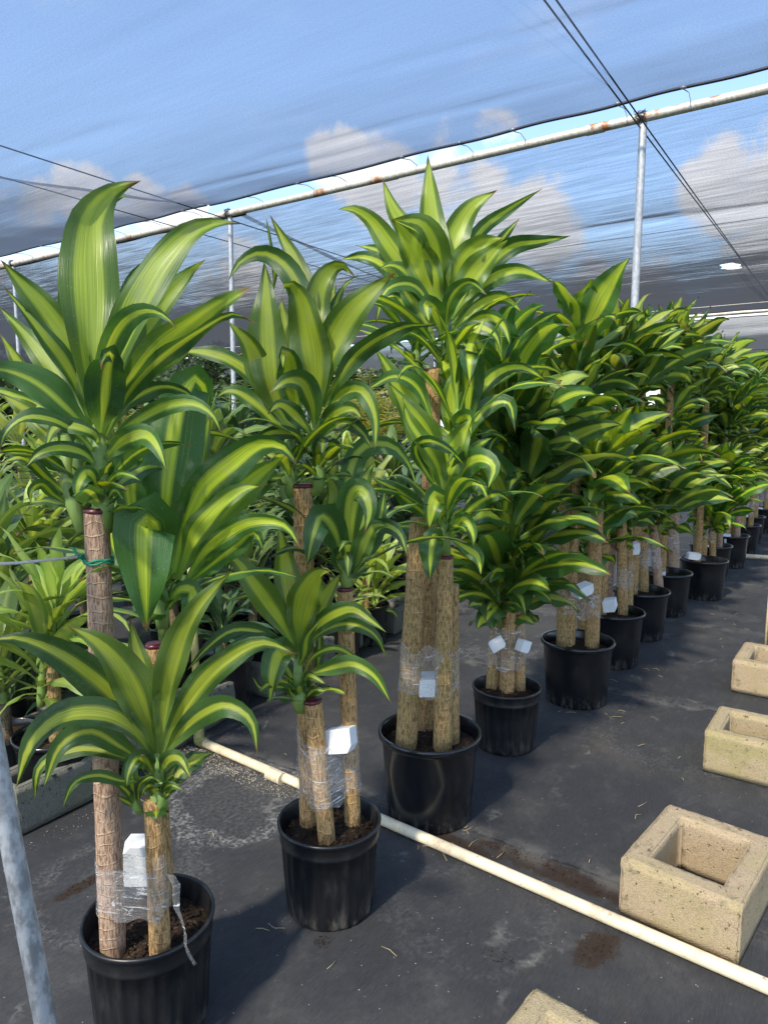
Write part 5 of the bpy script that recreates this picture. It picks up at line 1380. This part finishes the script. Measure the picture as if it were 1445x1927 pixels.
for rank in range(7):
    for col in range(9):
        s = -0.5 + col * (0.56 + 0.13 * rank) + rb_.uniform(-.12, .12); nn_ = 0.85 + rank * 0.72 + rb_.uniform(-.12, .12) + 0.08 * rank * rank
        q = BO + bu * s + bn * nn_
        px = 722.5 + FPX * q.x / q.y
        if px < -80 or px > 860: continue
        kd = kinds[(rank * 4 + col * 3 + (col // 3)) % 11]
        st = {'lime': 0.35, 'olive': 0.5, 'teal': 0.2, 'frond': 0.45, 'spiky': 0.0}[kd] * rb_.uniform(0.7, 1.35) + (0.04 * rank if rank < 3 else 0.18 * (rank - 2))
        bg_plant(NM[kd][0], q, kd, st, '%s, %s from the leaning pole in rank %s behind the edging blocks' % (NM[kd][1], ordn[col], ('one', 'two', 'three', 'four', 'five', 'six', 'seven')[rank]), rb_.uniform(0.95, 1.2), heads=2 if kd in ('lime', 'olive', 'teal') and rb_.random() < .6 else 1)
        used += 1

# yellow palm clump and trees at the far side
def yellow_palm(p, h, label):
    rr = random.Random(8); root = empty('golden_palm', p, label, 'palm'); k = MB(); st = MB()
    for c in range(7):
        a = rr.uniform(0, 6.28); b = np.array([0.25 * math.cos(a), 0.25 * math.sin(a), 0.0]); hh = h * rr.uniform(0.35, 0.6)
        st.tube([Vector(b), Vector(b * 1.3 + np.array([0, 0, hh]))], [0.035, 0.022], 8)
        for i in range(9):
            az = rr.uniform(0, 6.28); th0 = R(rr.uniform(5, 45)); dth = R(rr.uniform(40, 90)); L = h * rr.uniform(0.35, 0.5); q = b * 1.3 + np.array([0, 0, hh]); path = [q]; seg = 18
            for s in range(seg):
                th = th0 + dth * ((s + .5) / seg) ** 1.5; q = q + L / seg * np.array([math.sin(th) * math.cos(az), math.sin(th) * math.sin(az), math.cos(th)]); path.append(q)
            k.tube([Vector(x) for x in path], 0.006, 4, 1)
            for s in range(3, seg + 1):
                for sd in (-1, 1): radial_leaf(k, path[s], az + sd * 0.9, R(62), R(50), 0.30 * math.sin(math.pi * (s / seg * .7 + .25)), 0.026, rr, 4, mcross=2)
    st.build('stem', M['bamboo'], root); k.build('crown', [M['leaf_yellow'], M['bamboo']], root)


q = at(690, 800, 11.5); yellow_palm(Vector((q.x, q.y, 0)), 2.55, 'golden yellow palm clump in the sun between the second and third plants')
q = at(395, 800, 17); yellow_palm(Vector((q.x - 1.5, q.y, 0)), 2.2, 'golden palm clump far behind the first plant')


def tree_proto(seed, h, rad):
    rr = random.Random(seed); k = MB(); t = MB()
    t.tube([Vector((0, 0, 0)), Vector((0.1, 0, h * 0.25)), Vector((0.0, 0.1, h * 0.55)), Vector((0.05, 0, h * 0.85))], [0.16, 0.13, 0.09, 0.03], 10)
    clumps = []
    for i in range(26):
        a = rr.uniform(0, 6.28); z = h * rr.uniform(0.18, 1.0); rr_ = rad * rr.uniform(0.1, 1.0) * (1.05 - 0.6 * abs(z / h - 0.5)); clumps.append((rr_ * math.cos(a), rr_ * math.sin(a), z, rr.uniform(0.35, 0.8) * rad * 0.5))
        if i < 9: t.tube([Vector((0, 0, z * 0.6)), Vector((rr_ * math.cos(a) * .8, rr_ * math.sin(a) * .8, z))], [0.05, 0.015], 6)
    for i in range(2600):
        cx, cyv, cz, cr = rr.choice(clumps); d = Vector((rr.gauss(0, 1), rr.gauss(0, 1), rr.gauss(0, 0.8))).normalized() * cr * rr.uniform(0.5, 1.05) ** 0.5
        p = Vector((cx, cyv, cz)) + d; a = Vector((rr.gauss(0, 1), rr.gauss(0, 1), rr.gauss(0, .6))).normalized(); b = a.cross(Vector((rr.gauss(0, 1), rr.gauss(0, 1), rr.gauss(0, 1)))).normalized()
        l, wd = rr.uniform(0.10, 0.2), rr.uniform(0.04, 0.08); lid = rr.randint(1, 800)
        k.add([p - a * l, p + b * wd, p + a * l, p - b * wd], [(0, 1, 2, 3)], [(lid + .5, .3), (lid + .9, .5), (lid + .5, .8), (lid + .1, .5)])
    return k.mesh('crown', [M['leaf_far']]), t.mesh('trunk', [M['bark_dark']])


TP = [tree_proto(1, 3.4, 2.0), tree_proto(2, 3.9, 1.8), tree_proto(3, 2.9, 2.2)]
rt_ = random.Random(31)
for i in range(22):
    px = -150 + i * 42 + rt_.uniform(-10, 10); Y = 22 + (i * 5 % 13) + rt_.uniform(-1, 1); q = at(px, 800, Y); cm_, tm_ = TP[i % 3]
    root = empty('garden_tree', (q.x, q.y, 0), 'dark green bushy tree in the hedge line beyond the far bays', 'tree', 'trees beyond the shade house'); root.rotation_euler = (0, 0, rt_.uniform(0, 6.28)); s = rt_.uniform(0.92, 1.15); root.scale = (s, s, s)
    link('trunk', tm_, root); link('crown', cm_, root)
for i in range(8):
    px = 1180 + i * 50; Y = 24 + (i * 5 % 7); q = at(px, 800, Y); cm_, tm_ = TP[i % 3]
    root = empty('garden_tree', (q.x, q.y, 0), 'dark green tree low behind the end of the plant row', 'tree', 'trees beyond the row end'); root.rotation_euler = (0, 0, rt_.uniform(0, 6.28)); s = rt_.uniform(0.5, 0.7); root.scale = (s, s, s)
    link('trunk', tm_, root); link('crown', cm_, root)

# ------------------------------------------------------------------ grit, sand, soil crumbs
def scatter(name, spots, mat, seed, smin, smax):
    rr = random.Random(seed); k = MB()
    for (cx, cyv, ra, rb2, rot, n) in spots:
        for i in range(n):
            a = rr.uniform(0, 6.28); rd = math.sqrt(rr.random()) if rr.random() < 0.6 else rr.random(); x, y = ra * rd * math.cos(a), rb2 * rd * math.sin(a)
            X = cx + x * math.cos(rot) - y * math.sin(rot); Yv = cyv + x * math.sin(rot) + y * math.cos(rot); s = smin + (smax - smin) * rr.random() ** 2.5
            vs = [(X + s * rr.uniform(.6, 1), Yv, s * .2), (X, Yv + s * rr.uniform(.6, 1), s * .1), (X - s * rr.uniform(.6, 1), Yv, s * .2), (X, Yv - s * rr.uniform(.6, 1), s * .1), (X, Yv, s * .9), (X, Yv, -s * .5)]
            k.add(vs, [(0, 1, 4), (1, 2, 4), (2, 3, 4), (3, 0, 4), (1, 0, 5), (2, 1, 5), (3, 2, 5), (0, 3, 5)])
    return tag(k.build(name, mat, None, (0, 0, 0), False), kind='stuff')


pr_ = math.atan2(dirp.y, dirp.x); pm_ = P0 + dirp * 0.3
tag(scatter('sand', [(pm_.x - .03, pm_.y - 0.07, 0.42, 0.07, pr_, 900), (P0.x + .62, P0.y - 0.46, 0.25, 0.06, pr_, 500), (P0.x, P0.y - .1, .2, .1, 0, 250)], M['sand'], 1, 0.0015, 0.006), 'sandy grit along the pipe near the coupling', 'sand')
tag(scatter('pale_grit', [(0.3, 3.2, 2.2, 2.2, 0, 330), (0.2, 2.1, 1.0, 0.6, 0, 110), (2.2, 6, 2.0, 3.0, 0, 150), (BO.x + bu.x * .6 + .07, BO.y + bu.y * .6 - .06, 1.2, 0.06, brot, 420), (BO.x + bu.x * 2.4 + .07, BO.y + bu.y * 2.4 - .06, 1.4, 0.08, brot, 300)], M['debris'], 2, 0.0008, 0.0032), 'pale specks of grit strewn over the black ground cloth', 'grit')
tag(scatter('soil_crumbs', [(0.62, 2.42, 0.34, 0.05, -0.66, 330), (0.25, 2.62, .2, .04, -.6, 110), (0.66, 2.03, .10, .05, .8, 170), (-1.05, 2.36, .15, .025, .9, 160), (-0.19, 2.06, .03, .03, 0, 120), (0.35, 2.0, 0.06, .03, -.6, 60)], M['crumb'], 3, 0.001, 0.004), 'spilled dark potting soil beside the white pipe', 'soil')
rs_ = random.Random(14); k = MB()
for (cx, cyv, rad, n) in ((0.25, 2.62, 0.18, 9), (1.15, 3.86, 0.22, 10), (1.6, 4.5, 0.25, 8), (-0.2, 2.05, 0.2, 5), (0.8, 3.2, 0.9, 14), (2.4, 5.6, 0.8, 12), (-0.55, 2.9, 0.5, 8)):
    for i in range(n):
        a = rs_.uniform(0, 6.28); r = rad * math.sqrt(rs_.random()); x, y = cx + r * math.cos(a), cyv + r * math.sin(a); b = rs_.uniform(0, 6.28); L = rs_.uniform(0.02, 0.07); q = rs_.uniform(-0.5, 0.5)
        k.tube([Vector((x, y, 0.003)), Vector((x + L * .5 * math.cos(b), y + L * .5 * math.sin(b), 0.003 + rs_.uniform(0, .008))), Vector((x + L * math.cos(b + q), y + L * math.sin(b + q), 0.003))], 0.0011, 4)
tag(k.build('straw', M['bamboo']), 'dry straw bits and root ends lying around the pots', 'straw', kind='stuff')
print('leaves', LEAFID[0], 'objects', len(bpy.data.objects), 'bg', used)
